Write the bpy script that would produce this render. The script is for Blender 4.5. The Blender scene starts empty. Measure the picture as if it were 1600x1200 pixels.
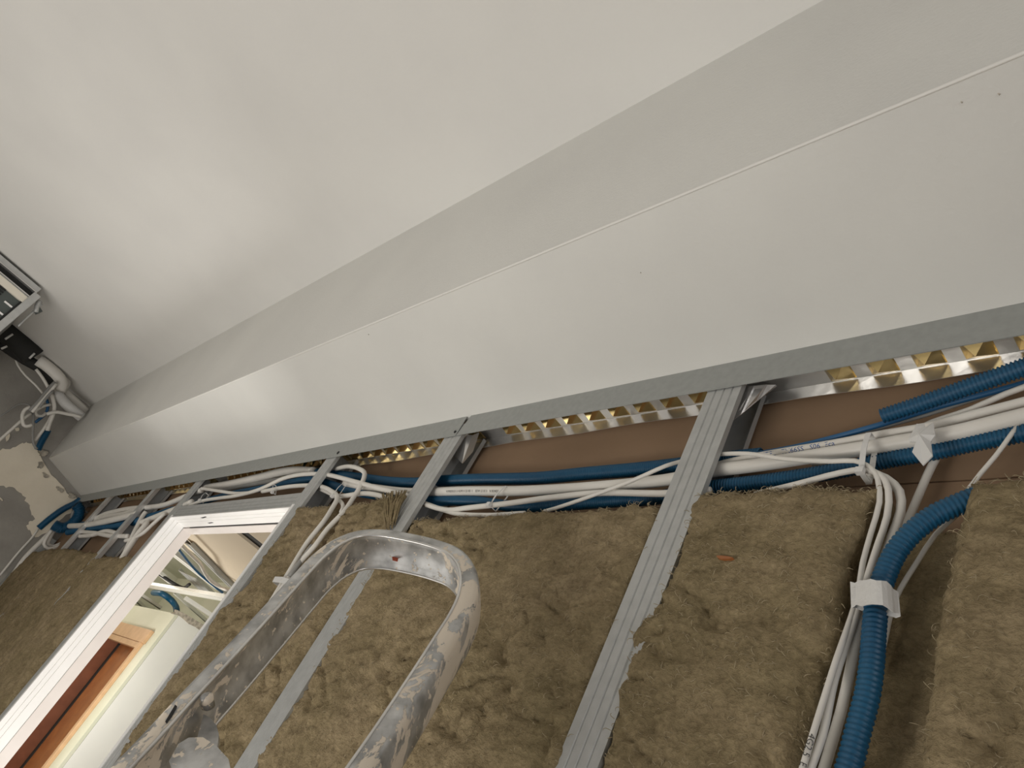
import bpy, bmesh, math, random
from math import sin, cos, pi, sqrt, exp
from mathutils import Vector, Matrix, noise

C = bpy.context.scene.collection
S = bpy.context.scene
random.seed(7)

# ---------------------------------------------------------------- camera
cd = bpy.data.cameras.new('camera')
cam = bpy.data.objects.new('camera', cd)
C.objects.link(cam)
cd.sensor_width = 36.0
cd.lens = 26.64
cd.clip_start = 0.02
cam.matrix_world = Matrix(((0.65579, 0.15680, 0.73848, 0.0),
                           (0.61625, -0.67623, -0.40367, 0.0),
                           (0.43609, 0.71981, -0.54009, 1.58),
                           (0, 0, 0, 1)))
S.camera = cam

# ---------------------------------------------------------------- light and exposure
S.view_settings.view_transform = 'Standard'
S.view_settings.look = 'None'
S.view_settings.exposure = -0.05
S.view_settings.gamma = 1.0
S.view_settings.use_curve_mapping = False
w = bpy.data.worlds.new('world')
S.world = w
w.use_nodes = True
w.node_tree.nodes['Background'].inputs[0].default_value = (0.85, 0.92, 1.0, 1)
w.node_tree.nodes['Background'].inputs[1].default_value = 0.6


def area_light(name, loc, target, sx, sy, power, col):
    l = bpy.data.lights.new(name, 'AREA')
    l.shape = 'RECTANGLE'
    l.size, l.size_y = sx, sy
    l.energy = power
    l.color = col
    o = bpy.data.objects.new(name, l)
    C.objects.link(o)
    o.location = loc
    o.rotation_euler = (Vector(target) - Vector(loc)).to_track_quat('-Z', 'Y').to_euler()
    return o


def point_light(name, loc, power, col, r):
    l = bpy.data.lights.new(name, 'POINT')
    l.energy = power
    l.color = col
    l.shadow_soft_size = r
    o = bpy.data.objects.new(name, l)
    C.objects.link(o)
    o.location = loc
    return o


area_light('low_up_fill', (-0.85, -0.50, 0.72), (-0.85, -0.35, 2.6), 0.55, 0.45, 8.5, (1.0, 0.965, 0.90))  # unseen up-light added low down to grade the soffit and ceiling
area_light('floor_bounce_fill', (-1.45, -0.35, 0.25), (-1.45, -0.30, 2.6), 2.6, 1.4, 19.0, (1.0, 0.97, 0.92))  # unseen wide panel added in place of light bounced off the floor
area_light('right_side_fill', (2.75, -0.75, 1.35), (-2.0, 0.25, 1.95), 1.3, 1.4, 19.0, (0.98, 0.98, 1.0))  # unseen area light added to brighten faces turned right; no window stands here
area_light('rear_fill', (-2.0, -2.9, 1.4), (-1.0, 0.5, 1.9), 1.6, 1.3, 4.0, (0.97, 0.98, 1.0))  # weak unseen fill added behind the viewer, away from the window opening
point_light('end_wall_fill', (-2.7, -0.9, 1.1), 9.0, (1.0, 0.97, 0.92), 0.25)  # unseen point light added to lift the dim end wall
point_light('next_room_lamp', (-1.5, 1.35, 1.0), 62.0, (1.0, 0.97, 0.92), 0.40)
point_light('far_room_fill', (-6.1, 1.25, 1.5), 75.0, (1.0, 0.97, 0.90), 0.25)  # unseen point light added to brighten the far wall and void
point_light('void_fill', (-8.4, 1.0, 2.70), 30.0, (1.0, 0.97, 0.90), 0.12)  # unseen point light added to lighten the void, kept out of view


# ---------------------------------------------------------------- materials
def mat(name, col, rough=0.6, metal=0.0, col2=None, nscale=8.0, bump=0.0, bscale=60.0, detail=4.0, lo=0.35, hi=0.65, spec=0.5):
    m = bpy.data.materials.new(name)
    m.use_nodes = True
    nt = m.node_tree
    b = nt.nodes['Principled BSDF']
    b.inputs['Roughness'].default_value = rough
    b.inputs['Metallic'].default_value = metal
    b.inputs['Specular IOR Level'].default_value = spec
    b.inputs['Base Color'].default_value = (*col, 1)
    tc = nt.nodes.new('ShaderNodeTexCoord')
    if col2:
        n = nt.nodes.new('ShaderNodeTexNoise')
        n.inputs['Scale'].default_value = nscale
        n.inputs['Detail'].default_value = detail
        nt.links.new(tc.outputs['Object'], n.inputs['Vector'])
        r = nt.nodes.new('ShaderNodeValToRGB')
        r.color_ramp.elements[0].position = lo
        r.color_ramp.elements[1].position = hi
        r.color_ramp.elements[0].color = (*col, 1)
        r.color_ramp.elements[1].color = (*col2, 1)
        nt.links.new(n.outputs['Fac'], r.inputs['Fac'])
        nt.links.new(r.outputs['Color'], b.inputs['Base Color'])
    if bump:
        n2 = nt.nodes.new('ShaderNodeTexNoise')
        n2.inputs['Scale'].default_value = bscale
        n2.inputs['Detail'].default_value = 5
        nt.links.new(tc.outputs['Object'], n2.inputs['Vector'])
        bp = nt.nodes.new('ShaderNodeBump')
        bp.inputs['Strength'].default_value = bump
        bp.inputs['Distance'].default_value = 0.004
        nt.links.new(n2.outputs['Fac'], bp.inputs['Height'])
        nt.links.new(bp.outputs['Normal'], b.inputs['Normal'])
    return m


M = {}
M['ceiling'] = mat('ceiling_paint', (0.76, 0.745, 0.71), 0.75, col2=(0.72, 0.705, 0.675), nscale=3, bump=0.12, bscale=180)
M['paint'] = mat('soffit_paint', (0.74, 0.73, 0.69), 0.6, col2=(0.70, 0.69, 0.655), nscale=4, bump=0.15, bscale=220)
M['bead'] = mat('corner_bead_paint', (0.80, 0.78, 0.74), 0.5)
M['render'] = mat('grey_render', (0.36, 0.34, 0.305), 0.9, col2=(0.29, 0.272, 0.245), nscale=7, bump=0.4, bscale=60)
M['plaster'] = mat('cream_plaster', (0.86, 0.78, 0.64), 0.85, col2=(0.80, 0.72, 0.585), nscale=9, bump=0.3, bscale=70)
M['crumb'] = mat('broken_plaster', (0.52, 0.47, 0.39), 0.95, col2=(0.26, 0.24, 0.2), nscale=40, bump=0.6, bscale=120)
M['kraft'] = mat('brown_kraft_board', (0.315, 0.205, 0.125), 0.75, col2=(0.27, 0.175, 0.105), nscale=5, bump=0.08, bscale=120)
M['zinc'] = mat('galvanised_steel', (0.50, 0.505, 0.495), 0.5, 0.40, col2=(0.45, 0.455, 0.445), nscale=60, bump=0.05, bscale=300)
M['track'] = mat('primed_track', (0.38, 0.39, 0.375), 0.6, 0.25, col2=(0.345, 0.355, 0.34), nscale=90, bump=0.05, bscale=300)
M['shiny'] = mat('bright_sheet_steel', (0.78, 0.77, 0.75), 0.30, 0.8, col2=(0.62, 0.61, 0.6), nscale=12, bump=0.25, bscale=25)
M['gold_reflection'] = mat('gold_reflection_steel', (0.80, 0.62, 0.30), 0.16, 1.0, col2=(0.68, 0.52, 0.24), nscale=20)  # steel; the brown board's golden reflection is put into the base colour
M['cable'] = mat('white_cable_sheath', (0.78, 0.75, 0.695), 0.42, col2=(0.72, 0.69, 0.635), nscale=14)
M['cable_grey'] = mat('grey_cable_sheath', (0.30, 0.295, 0.28), 0.5, col2=(0.26, 0.255, 0.24), nscale=14)
M['conduit'] = mat('blue_conduit_plastic', (0.003, 0.084, 0.175), 0.45, col2=(0.003, 0.066, 0.145), nscale=10)
M['blue_cable'] = mat('blue_cable_sheath', (0.02, 0.11, 0.25), 0.4)
M['tape'] = mat('white_tape', (0.70, 0.69, 0.67), 0.5, bump=0.5, bscale=90)
M['black'] = mat('black_foam', (0.018, 0.018, 0.016), 0.8, bump=0.2, bscale=100)
M['lining'] = mat('white_door_lining', (0.90, 0.885, 0.865), 0.4, col2=(0.86, 0.845, 0.825), nscale=6)
M['lining_in'] = mat('pinkish_white_lining', (0.78, 0.72, 0.68), 0.5, col2=(0.73, 0.67, 0.63), nscale=9)
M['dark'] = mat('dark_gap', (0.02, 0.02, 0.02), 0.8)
M['green'] = mat('pale_green_wall', (0.64, 0.65, 0.54), 0.8, col2=(0.57, 0.59, 0.47), nscale=3)
M['white_wall'] = mat('white_wall_paint', (0.76, 0.77, 0.73), 0.8, col2=(0.72, 0.73, 0.70), nscale=3)
M['cream'] = mat('cream_ceiling_paint', (0.80, 0.70, 0.54), 0.8, col2=(0.77, 0.67, 0.52), nscale=2)
M['profile'] = mat('white_profile', (0.70, 0.70, 0.66), 0.45, 0.2)
M['wood_light'] = mat('light_wood', (0.58, 0.38, 0.22), 0.5, col2=(0.50, 0.32, 0.18), nscale=12)
M['wood_brown'] = mat('brown_wood', (0.22, 0.075, 0.035), 0.45, col2=(0.17, 0.055, 0.025), nscale=10)
M['wood_orange'] = mat('orange_wood', (0.36, 0.135, 0.04), 0.4, col2=(0.29, 0.10, 0.03), nscale=10)
M['concrete'] = mat('grey_screed', (0.30, 0.285, 0.26), 0.9, col2=(0.24, 0.225, 0.2), nscale=5, bump=0.3)
M['ac_dark'] = mat('dark_grille_steel', (0.09, 0.105, 0.10), 0.4, 0.4)
M['ac_cream'] = mat('cream_filter_strip', (0.74, 0.69, 0.59), 0.6)
M['print_blue'] = mat('blue_ink', (0.05, 0.12, 0.33), 0.6)
M['print_black'] = mat('black_ink', (0.05, 0.05, 0.05), 0.6)
M['red'] = mat('red_paint_spot', (0.45, 0.09, 0.04), 0.6)


def wool_material():
    m = bpy.data.materials.new('mineral_wool')
    m.use_nodes = True
    nt = m.node_tree
    b = nt.nodes['Principled BSDF']
    b.inputs['Roughness'].default_value = 0.95
    b.inputs['Specular IOR Level'].default_value = 0.1
    tc = nt.nodes.new('ShaderNodeTexCoord')
    mp = nt.nodes.new('ShaderNodeMapping')
    mp.inputs['Scale'].default_value = (1, 1, 1.35)
    nt.links.new(tc.outputs['Object'], mp.inputs['Vector'])

    def nz(scale, detail, rough=0.6, dist=0.0):
        n = nt.nodes.new('ShaderNodeTexNoise')
        n.inputs['Scale'].default_value = scale
        n.inputs['Detail'].default_value = detail
        n.inputs['Roughness'].default_value = rough
        n.inputs['Distortion'].default_value = dist
        nt.links.new(mp.outputs['Vector'], n.inputs['Vector'])
        return n
    big = nz(6, 4)
    mid = nz(34, 6, 0.68, 0.25)
    fine = nz(150, 4, 0.7, 0.5)
    r1 = nt.nodes.new('ShaderNodeValToRGB')
    r1.color_ramp.elements[0].position = 0.3
    r1.color_ramp.elements[1].position = 0.72
    r1.color_ramp.elements[0].color = (0.235, 0.190, 0.112, 1)
    r1.color_ramp.elements[1].color = (0.345, 0.275, 0.180, 1)
    e = r1.color_ramp.elements.new(0.5)
    e.color = (0.295, 0.236, 0.146, 1)
    nt.links.new(big.outputs['Fac'], r1.inputs['Fac'])
    add = nt.nodes.new('ShaderNodeMath')
    add.operation = 'ADD'
    nt.links.new(mid.outputs['Fac'], add.inputs[0])
    nt.links.new(fine.outputs['Fac'], add.inputs[1])
    half = nt.nodes.new('ShaderNodeMath')
    half.operation = 'MULTIPLY'
    half.inputs[1].default_value = 0.5
    nt.links.new(add.outputs[0], half.inputs[0])
    r2 = nt.nodes.new('ShaderNodeValToRGB')
    r2.color_ramp.elements[0].position = 0.30
    r2.color_ramp.elements[1].position = 0.66
    r2.color_ramp.elements[0].color = (0.50, 0.47, 0.42, 1)
    r2.color_ramp.elements[1].color = (1.28, 1.26, 1.2, 1)
    nt.links.new(half.outputs[0], r2.inputs['Fac'])
    mx = nt.nodes.new('ShaderNodeMix')
    mx.data_type = 'RGBA'
    mx.blend_type = 'MULTIPLY'
    mx.inputs[0].default_value = 1.0
    nt.links.new(r1.outputs['Color'], mx.inputs[6])
    nt.links.new(r2.outputs['Color'], mx.inputs[7])
    nt.links.new(mx.outputs[2], b.inputs['Base Color'])
    bp = nt.nodes.new('ShaderNodeBump')
    bp.inputs['Strength'].default_value = 1.0
    bp.inputs['Distance'].default_value = 0.007
    nt.links.new(half.outputs[0], bp.inputs['Height'])
    nt.links.new(bp.outputs['Normal'], b.inputs['Normal'])
    return m


M['wool'] = wool_material()
M['fibre'] = mat('wool_fibre', (0.33, 0.27, 0.17), 0.95)


def ladder_material():
    m = bpy.data.materials.new('plaster_splashed_aluminium')
    m.use_nodes = True
    nt = m.node_tree
    b = nt.nodes['Principled BSDF']
    tc = nt.nodes.new('ShaderNodeTexCoord')
    n = nt.nodes.new('ShaderNodeTexNoise')
    n.inputs['Scale'].default_value = 24
    n.inputs['Detail'].default_value = 8
    n.inputs['Roughness'].default_value = 0.70
    n.inputs['Distortion'].default_value = 0.5
    mp = nt.nodes.new('ShaderNodeMapping')
    mp.inputs['Scale'].default_value = (1.5, 1.5, 0.55)
    nt.links.new(tc.outputs['Object'], mp.inputs['Vector'])
    nt.links.new(mp.outputs['Vector'], n.inputs['Vector'])
    at = nt.nodes.new('ShaderNodeAttribute')
    at.attribute_name = 'splash'
    add = nt.nodes.new('ShaderNodeMath')
    add.operation = 'ADD'
    nt.links.new(n.outputs['Fac'], add.inputs[0])
    nt.links.new(at.outputs['Fac'], add.inputs[1])
    sp = nt.nodes.new('ShaderNodeTexNoise')
    sp.inputs['Scale'].default_value = 130
    sp.inputs['Detail'].default_value = 3
    nt.links.new(tc.outputs['Object'], sp.inputs['Vector'])
    spm = nt.nodes.new('ShaderNodeMapRange')
    spm.inputs[1].default_value = 0.64
    spm.inputs[2].default_value = 0.68
    spm.inputs[4].default_value = 0.2
    nt.links.new(sp.outputs['Fac'], spm.inputs[0])
    add2 = nt.nodes.new('ShaderNodeMath')
    add2.operation = 'ADD'
    nt.links.new(add.outputs[0], add2.inputs[0])
    nt.links.new(spm.outputs[0], add2.inputs[1])
    r = nt.nodes.new('ShaderNodeValToRGB')
    r.color_ramp.elements[0].position = 0.560
    r.color_ramp.elements[1].position = 0.575
    r.color_ramp.elements[0].color = (0, 0, 0, 1)
    r.color_ramp.elements[1].color = (1, 1, 1, 1)
    nt.links.new(add2.outputs[0], r.inputs['Fac'])
    g = nt.nodes.new('ShaderNodeTexNoise')
    g.inputs['Scale'].default_value = 40
    g.inputs['Detail'].default_value = 6
    nt.links.new(tc.outputs['Object'], g.inputs['Vector'])
    gr = nt.nodes.new('ShaderNodeValToRGB')
    gr.color_ramp.elements[0].position = 0.35
    gr.color_ramp.elements[1].position = 0.65
    gr.color_ramp.elements[0].color = (0.33, 0.33, 0.325, 1)
    gr.color_ramp.elements[1].color = (0.66, 0.66, 0.65, 1)
    nt.links.new(g.outputs['Fac'], gr.inputs['Fac'])
    mx = nt.nodes.new('ShaderNodeMix')
    mx.data_type = 'RGBA'
    nt.links.new(r.outputs['Color'], mx.inputs[0])
    nt.links.new(gr.outputs['Color'], mx.inputs[6])
    mx.inputs[7].default_value = (0.80, 0.71, 0.59, 1)
    nt.links.new(mx.outputs[2], b.inputs['Base Color'])
    inv = nt.nodes.new('ShaderNodeMapRange')
    inv.inputs[3].default_value = 0.45
    inv.inputs[4].default_value = 0.0
    nt.links.new(r.outputs['Color'], inv.inputs[0])
    nt.links.new(inv.outputs[0], b.inputs['Metallic'])
    ro = nt.nodes.new('ShaderNodeMapRange')
    ro.inputs[3].default_value = 0.38
    ro.inputs[4].default_value = 0.85
    nt.links.new(r.outputs['Color'], ro.inputs[0])
    nt.links.new(ro.outputs[0], b.inputs['Roughness'])
    bp = nt.nodes.new('ShaderNodeBump')
    bp.inputs['Strength'].default_value = 0.5
    bp.inputs['Distance'].default_value = 0.003
    nt.links.new(r.outputs['Color'], bp.inputs['Height'])
    nt.links.new(bp.outputs['Normal'], b.inputs['Normal'])
    return m


M['ladder'] = ladder_material()


# ---------------------------------------------------------------- helpers
def link(name, verts, faces, m, parent=None, smooth=False):
    me = bpy.data.meshes.new(name)
    me.from_pydata([tuple(v) for v in verts], [], faces)
    me.materials.append(m)
    if smooth:
        me.polygons.foreach_set('use_smooth', [True] * len(me.polygons))
    me.update()
    o = bpy.data.objects.new(name, me)
    C.objects.link(o)
    if parent:
        o.parent = parent
    return o


def tag(o, label=None, cat=None, group=None, kind=None):
    if label:
        o['label'] = label
    if cat:
        o['category'] = cat
    if group:
        o['group'] = group
    if kind:
        o['kind'] = kind
    return o


def empty(name, label, cat, loc=(0, 0, 0), group=None, kind=None):
    o = bpy.data.objects.new(name, None)
    C.objects.link(o)
    o.empty_display_size = 0.05
    return tag(o, label, cat, group, kind)


BOXF = [(0, 3, 2, 1), (4, 5, 6, 7), (0, 1, 5, 4), (1, 2, 6, 5), (2, 3, 7, 6), (3, 0, 4, 7)]


def boxv(x0, x1, y0, y1, z0, z1):
    return [(x0, y0, z0), (x1, y0, z0), (x1, y1, z0), (x0, y1, z0), (x0, y0, z1), (x1, y0, z1), (x1, y1, z1), (x0, y1, z1)]


class MB:
    def __init__(self):
        self.v = []
        self.f = []

    def add(self, v, f):
        n = len(self.v)
        self.v += [tuple(p) for p in v]
        self.f += [tuple(i + n for i in q) for q in f]
        return self

    def box(self, *a):
        return self.add(boxv(*a), BOXF)

    def build(self, name, m, parent=None, smooth=False):
        return link(name, self.v, self.f, m, parent, smooth)


def box(name, m, x0, x1, y0, y1, z0, z1, parent=None, bevel=0.0):
    o = link(name, boxv(x0, x1, y0, y1, z0, z1), BOXF, m, parent)
    if bevel:
        bm = bmesh.new()
        bm.from_mesh(o.data)
        bmesh.ops.bevel(bm, geom=bm.edges[:], offset=bevel, segments=2, affect='EDGES', profile=0.5)
        bm.to_mesh(o.data)
        bm.free()
    return o


def smooth_path(p, step):
    p = [Vector(q) for q in p]
    if len(p) == 2:
        n = max(1, int((p[1] - p[0]).length / step))
        return [p[0].lerp(p[1], i / n) for i in range(n + 1)]
    q = [p[0] * 2 - p[1]] + p + [p[-1] * 2 - p[-2]]
    out = []
    for i in range(1, len(q) - 2):
        a, b, c, d = q[i - 1:i + 3]
        t0 = 0.0
        t1 = t0 + max(1e-4, (b - a).length) ** 0.5
        t2 = t1 + max(1e-4, (c - b).length) ** 0.5
        t3 = t2 + max(1e-4, (d - c).length) ** 0.5
        n = max(2, int((c - b).length / step))
        for k in range(n):
            t = t1 + (t2 - t1) * k / n
            A1 = a * ((t1 - t) / (t1 - t0)) + b * ((t - t0) / (t1 - t0))
            A2 = b * ((t2 - t) / (t2 - t1)) + c * ((t - t1) / (t2 - t1))
            A3 = c * ((t3 - t) / (t3 - t2)) + d * ((t - t2) / (t3 - t2))
            B1 = A1 * ((t2 - t) / (t2 - t0)) + A2 * ((t - t0) / (t2 - t0))
            B2 = A2 * ((t3 - t) / (t3 - t1)) + A3 * ((t - t1) / (t3 - t1))
            out.append(B1 * ((t2 - t) / (t2 - t1)) + B2 * ((t - t1) / (t2 - t1)))
    out.append(p[-1])
    return out


def resample(p, step):
    out = [p[0]]
    acc = 0.0
    for a, b in zip(p, p[1:]):
        L = (b - a).length
        if L < 1e-9:
            continue
        d = step - acc
        while d <= L:
            out.append(a.lerp(b, d / L))
            d += step
        acc = L - (d - step)
    return out


def frames(p):
    T = []
    for i in range(len(p)):
        a = p[max(0, i - 1)]
        b = p[min(len(p) - 1, i + 1)]
        t = (b - a)
        T.append(t.normalized() if t.length > 1e-9 else Vector((1, 0, 0)))
    n = T[0].orthogonal().normalized()
    out = []
    for t in T:
        n = (n - t * n.dot(t)).normalized()
        out.append((t, n, t.cross(n)))
    return out


def sweep(p, radii, seg, caps=True):
    fr = frames(p)
    v, f = [], []
    for i, (c, (t, n, b)) in enumerate(zip(p, fr)):
        r = radii[i]
        for k in range(seg):
            a = 2 * pi * k / seg
            v.append(c + n * (r * cos(a)) + b * (r * sin(a)))
    for i in range(len(p) - 1):
        for k in range(seg):
            k2 = (k + 1) % seg
            f.append((i * seg + k, i * seg + k2, (i + 1) * seg + k2, (i + 1) * seg + k))
    if caps:
        f.append(tuple(range(seg - 1, -1, -1)))
        f.append(tuple((len(p) - 1) * seg + k for k in range(seg)))
    return v, f


def tube(name, path, r, m, parent=None, seg=10, step=0.012):
    p = smooth_path(path, step)
    v, f = sweep(p, [r] * len(p), seg)
    return link(name, v, f, m, parent, True)


def corrugated(name, path, r, m, parent=None, pitch=0.0048, seg=14, depth=0.16, taper=None):
    p = resample(smooth_path(path, 0.01), pitch / 4)
    pat = [1.0, 1.0, 1 - depth, 1 - depth]
    n = len(p)
    rad = []
    for i in range(n):
        rr = r if taper is None else r + (taper - r) * i / max(1, n - 1)
        rad.append(rr * pat[i % 4])
    v, f = sweep(p, rad, seg, False)
    # inner wall at both open ends
    for end in (0, n - 1):
        q = p[:7] if end == 0 else p[-7:]
        vi, fi = sweep(q, [rad[end] * 0.74] * len(q), seg, False)
        k0 = len(v)
        v += vi
        f += [tuple(k0 + i for i in reversed(t)) for t in fi]
        ring_i = k0 if end == 0 else k0 + (len(q) - 1) * seg
        ring_o = 0 if end == 0 else (n - 1) * seg
        for k in range(seg):
            k2 = (k + 1) % seg
            f.append((ring_o + k, ring_i + k, ring_i + k2, ring_o + k2))
    return link(name, v, f, m, parent, True)


def extrude_profile(name, poly, z0, z1, m, parent=None, axis='z'):
    """closed polygon of (a, b) extruded; axis z: (x, y); axis x: (y, z)."""
    n = len(poly)
    if axis == 'z':
        v = [(a, b, z0) for a, b in poly] + [(a, b, z1) for a, b in poly]
    elif axis == 'x':
        v = [(z0, a, b) for a, b in poly] + [(z1, a, b) for a, b in poly]
    else:
        v = [(a, z0, b) for a, b in poly] + [(a, z1, b) for a, b in poly]
    f = [(i, (i + 1) % n, n + (i + 1) % n, n + i) for i in range(n)]
    f += [tuple(range(n - 1, -1, -1)), tuple(range(n, 2 * n))]
    o = link(name, v, f, m, parent)
    bm = bmesh.new()
    bm.from_mesh(o.data)
    bmesh.ops.recalc_face_normals(bm, faces=bm.faces[:])
    bm.to_mesh(o.data)
    bm.free()
    return o


def sheet_poly(line, t):
    """thicken an open polyline into a closed polygon (sheet metal section)."""
    P = [Vector((a, b, 0)) for a, b in line]
    off = []
    for i, p in enumerate(P):
        d = Vector((0, 0, 0))
        if i:
            d += (p - P[i - 1]).normalized()
        if i < len(P) - 1:
            d += (P[i + 1] - p).normalized()
        d.normalize()
        off.append(p + Vector((-d.y, d.x, 0)) * t)
    return [(p.x, p.y) for p in P] + [(p.x, p.y) for p in reversed(off)]


def band(name, loop, wdir, width, m, parent=None, thick=0.0008, closed=True, wob=0.0, seed=0):
    """a flat strip of tape running along loop, its width along wdir."""
    p = [Vector(q) for q in loop]
    wd = Vector(wdir).normalized() * width * 0.5
    rnd = random.Random(seed)
    c = sum(p, Vector()) / len(p)
    v, f = [], []
    n = len(p)
    for q in p:
        o = (q - c)
        o = o.normalized() * thick if o.length > 1e-6 else Vector((0, -thick, 0))
        j1 = wd * (1 + rnd.uniform(-wob, wob))
        j2 = wd * (1 + rnd.uniform(-wob, wob))
        v += [q - j1, q + j2, q + j2 + o, q - j1 + o]
    rng = n if closed else n - 1
    for i in range(rng):
        a, b = i * 4, ((i + 1) % n) * 4
        for k in range(4):
            f.append((a + k, a + (k + 1) % 4, b + (k + 1) % 4, b + k))
    if not closed:
        f += [(3, 2, 1, 0), ((n - 1) * 4, (n - 1) * 4 + 1, (n - 1) * 4 + 2, (n - 1) * 4 + 3)]
    return link(name, v, f, m, parent)


def loop_points(a, b, yf, yb, bulge=0.004, n=6):
    """closed loop round a bundle: from a to b across the front (yf) and back behind it (yb)."""
    a, b = Vector(a), Vector(b)
    out = []
    for i in range(n + 1):
        t = i / n
        q = a.lerp(b, t)
        q.y = yf - bulge * sin(pi * t)
        out.append(q)
    for i in range(n + 1):
        t = 1 - i / n
        q = a.lerp(b, t)
        q.y = yb
        out.append(q)
    return out


def patch(name, pts, depth, m, parent=None):
    """closed outline (3D, planar) thickened along depth vector; ngon front."""
    n = len(pts)
    d = Vector(depth)
    v = [Vector(p) for p in pts] + [Vector(p) + d for p in pts]
    f = [tuple(range(n)), tuple(range(2 * n - 1, n - 1, -1))]
    f += [(i, n + i, n + (i + 1) % n, (i + 1) % n) for i in range(n)]
    o = link(name, v, f, m, parent)
    bm = bmesh.new()
    bm.from_mesh(o.data)
    bmesh.ops.recalc_face_normals(bm, faces=bm.faces[:])
    bmesh.ops.triangulate(bm, faces=[q for q in bm.faces if len(q.verts) > 4])
    bm.to_mesh(o.data)
    bm.free()
    return o


def rag(pts, amp, sub, seed):
    """roughen a closed outline."""
    rnd = random.Random(seed)
    P = [Vector(p) for p in pts]
    out = []
    for a, b in zip(P, P[1:] + P[:1]):
        for k in range(sub):
            q = a.lerp(b, k / sub)
            if k:
                q = q + Vector((0, rnd.uniform(-amp, amp), rnd.uniform(-amp, amp)))
            out.append(q)
    return out


def lettering(name, text, path, start, size, r, m, parent, toward, up, seg_step=0.004, flip=False):
    """print text on a cable of radius r: letters bent round the sheath."""
    cu = bpy.data.curves.new('lettering_source', 'FONT')
    cu.body = text
    cu.size = size
    cu.resolution_u = 2
    to = bpy.data.objects.new('lettering_source', cu)
    C.objects.link(to)
    dg = bpy.context.evaluated_depsgraph_get()
    me = bpy.data.meshes.new_from_object(to.evaluated_get(dg))
    bpy.data.objects.remove(to)
    p = resample(smooth_path(path, 0.01), seg_step)
    tw = Vector(toward).normalized()
    for v in me.vertices:
        s = start + v.co.x
        i = min(len(p) - 2, max(0, int(s / seg_step)))
        t = (p[i + 1] - p[i]).normalized()
        base = p[i] + t * (s - i * seg_step)
        nrm = (tw - t * tw.dot(t)).normalized()
        bi = nrm.cross(t)
        if bi.dot(Vector(up)) < 0:
            bi = -bi
        a = (v.co.y - size * 0.35) / r
        v.co = base + (nrm * cos(a) + bi * sin(a)) * (r * 1.02)
    me.materials.append(m)
    o = bpy.data.objects.new(name, me)
    C.objects.link(o)
    o.parent = parent
    return o


# ---------------------------------------------------------------- setting: room shell
XE = -4.30          # face of the end wall
floor = box('floor', M['concrete'], -4.45, 3.0, -3.2, 0.66, -0.1, 0.0)
tag(floor, 'bare grey screed floor of the room', None, kind='structure')
ceil = box('ceiling', M['ceiling'], -4.45, 3.0, -3.2, 0.72, 2.65, 2.72)
tag(ceil, 'smooth off-white painted ceiling', None, kind='structure')
wl = box('wall_left', M['render'], -4.45, XE, -3.2, 0.72, 0.0, 2.66)
tag(wl, 'grey rendered end wall with a cream plaster patch', None, kind='structure')
pp = rag([(-4.2960,0.1073,2.1533),(-4.2960,0.1678,2.2348),(-4.2960,0.1969,2.2791),(-4.2960,0.2104,2.3147),(-4.2960,0.2223,2.3369),(-4.2960,0.2468,2.3414),(-4.2960,0.2756,2.3412),(-4.2960,0.3108,2.3218),(-4.2960,0.4089,2.2807),(-4.2960,0.5190,2.2559),(-4.2960,0.5778,2.2655),(-4.2960,0.5991,2.1989),(-4.2960,0.5859,2.1427),(-4.2960,0.5812,2.0783),(-4.2960,0.5644,2.0250),(-4.2960,0.5453,2.0187),(-4.2960,0.5080,2.0251),(-4.2960,0.4896,2.0340),(-4.2960,0.4860,2.0575),(-4.2960,0.4971,2.0807),(-4.2960,0.4641,2.0939),(-4.2960,0.4232,2.1200),(-4.2960,0.3720,2.1381),(-4.2960,0.3231,2.1384),(-4.2960,0.2790,2.1114),(-4.2960,0.1870,2.0654)], 0.006, 4, 3)
po = patch('plaster_patch', pp, (-0.010, 0, 0), M['plaster'], wl)
tag(po, 'smooth cream plaster patch with ragged edge on grey render')
for k, c in enumerate([[(-4.2880,0.3248,2.2920),(-4.2880,0.3351,2.3045),(-4.2880,0.3538,2.2957),(-4.2880,0.3537,2.2756),(-4.2880,0.3371,2.2701)], [(-4.2880,0.3703,2.2650),(-4.2880,0.3912,2.2699),(-4.2880,0.4079,2.2633),(-4.2880,0.3952,2.2532)], [(-4.2880,0.4625,2.2510),(-4.2880,0.4860,2.2575),(-4.2880,0.5010,2.2573),(-4.2880,0.5027,2.2428),(-4.2880,0.4792,2.2403)], [(-4.2880,0.5246,2.2598),(-4.2880,0.5465,2.2688),(-4.2880,0.5638,2.2662),(-4.2880,0.5589,2.2505),(-4.2880,0.5371,2.2457)], [(-4.2880,0.2792,2.3432),(-4.2880,0.3019,2.3500),(-4.2880,0.3269,2.3545),(-4.2880,0.3269,2.3301),(-4.2880,0.3082,2.3187)]]):
    patch('broken_plaster', rag(c, 0.004, 3, k), (-0.014, 0, 0), M['crumb'], wl)
for c in ([(-4.2940,0.1429,2.3543),(-4.2940,0.1507,2.3652),(-4.2940,0.1630,2.3554),(-4.2940,0.1572,2.3462)], [(-4.2940,0.1361,2.3078),(-4.2940,0.1418,2.3207),(-4.2940,0.1583,2.2985),(-4.2940,0.1587,2.2827)], [(-4.2940,0.3149,2.0711),(-4.2940,0.3309,2.0684),(-4.2940,0.3329,2.0624),(-4.2940,0.3209,2.0645)]):
    patch('plaster_splash', rag(c, 0.003, 2, 5), (-0.006, 0, 0), M['plaster'], wl)
wr = box('wall_right', M['plaster'], 3.0, 3.15, -3.2, 0.72, 0.0, 2.66)
tag(wr, 'plain wall at the far right end of the room', None, kind='structure')
wf = MB()
wf.box(-4.45, -0.4, -3.35, -3.2, 0, 2.66)
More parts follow.
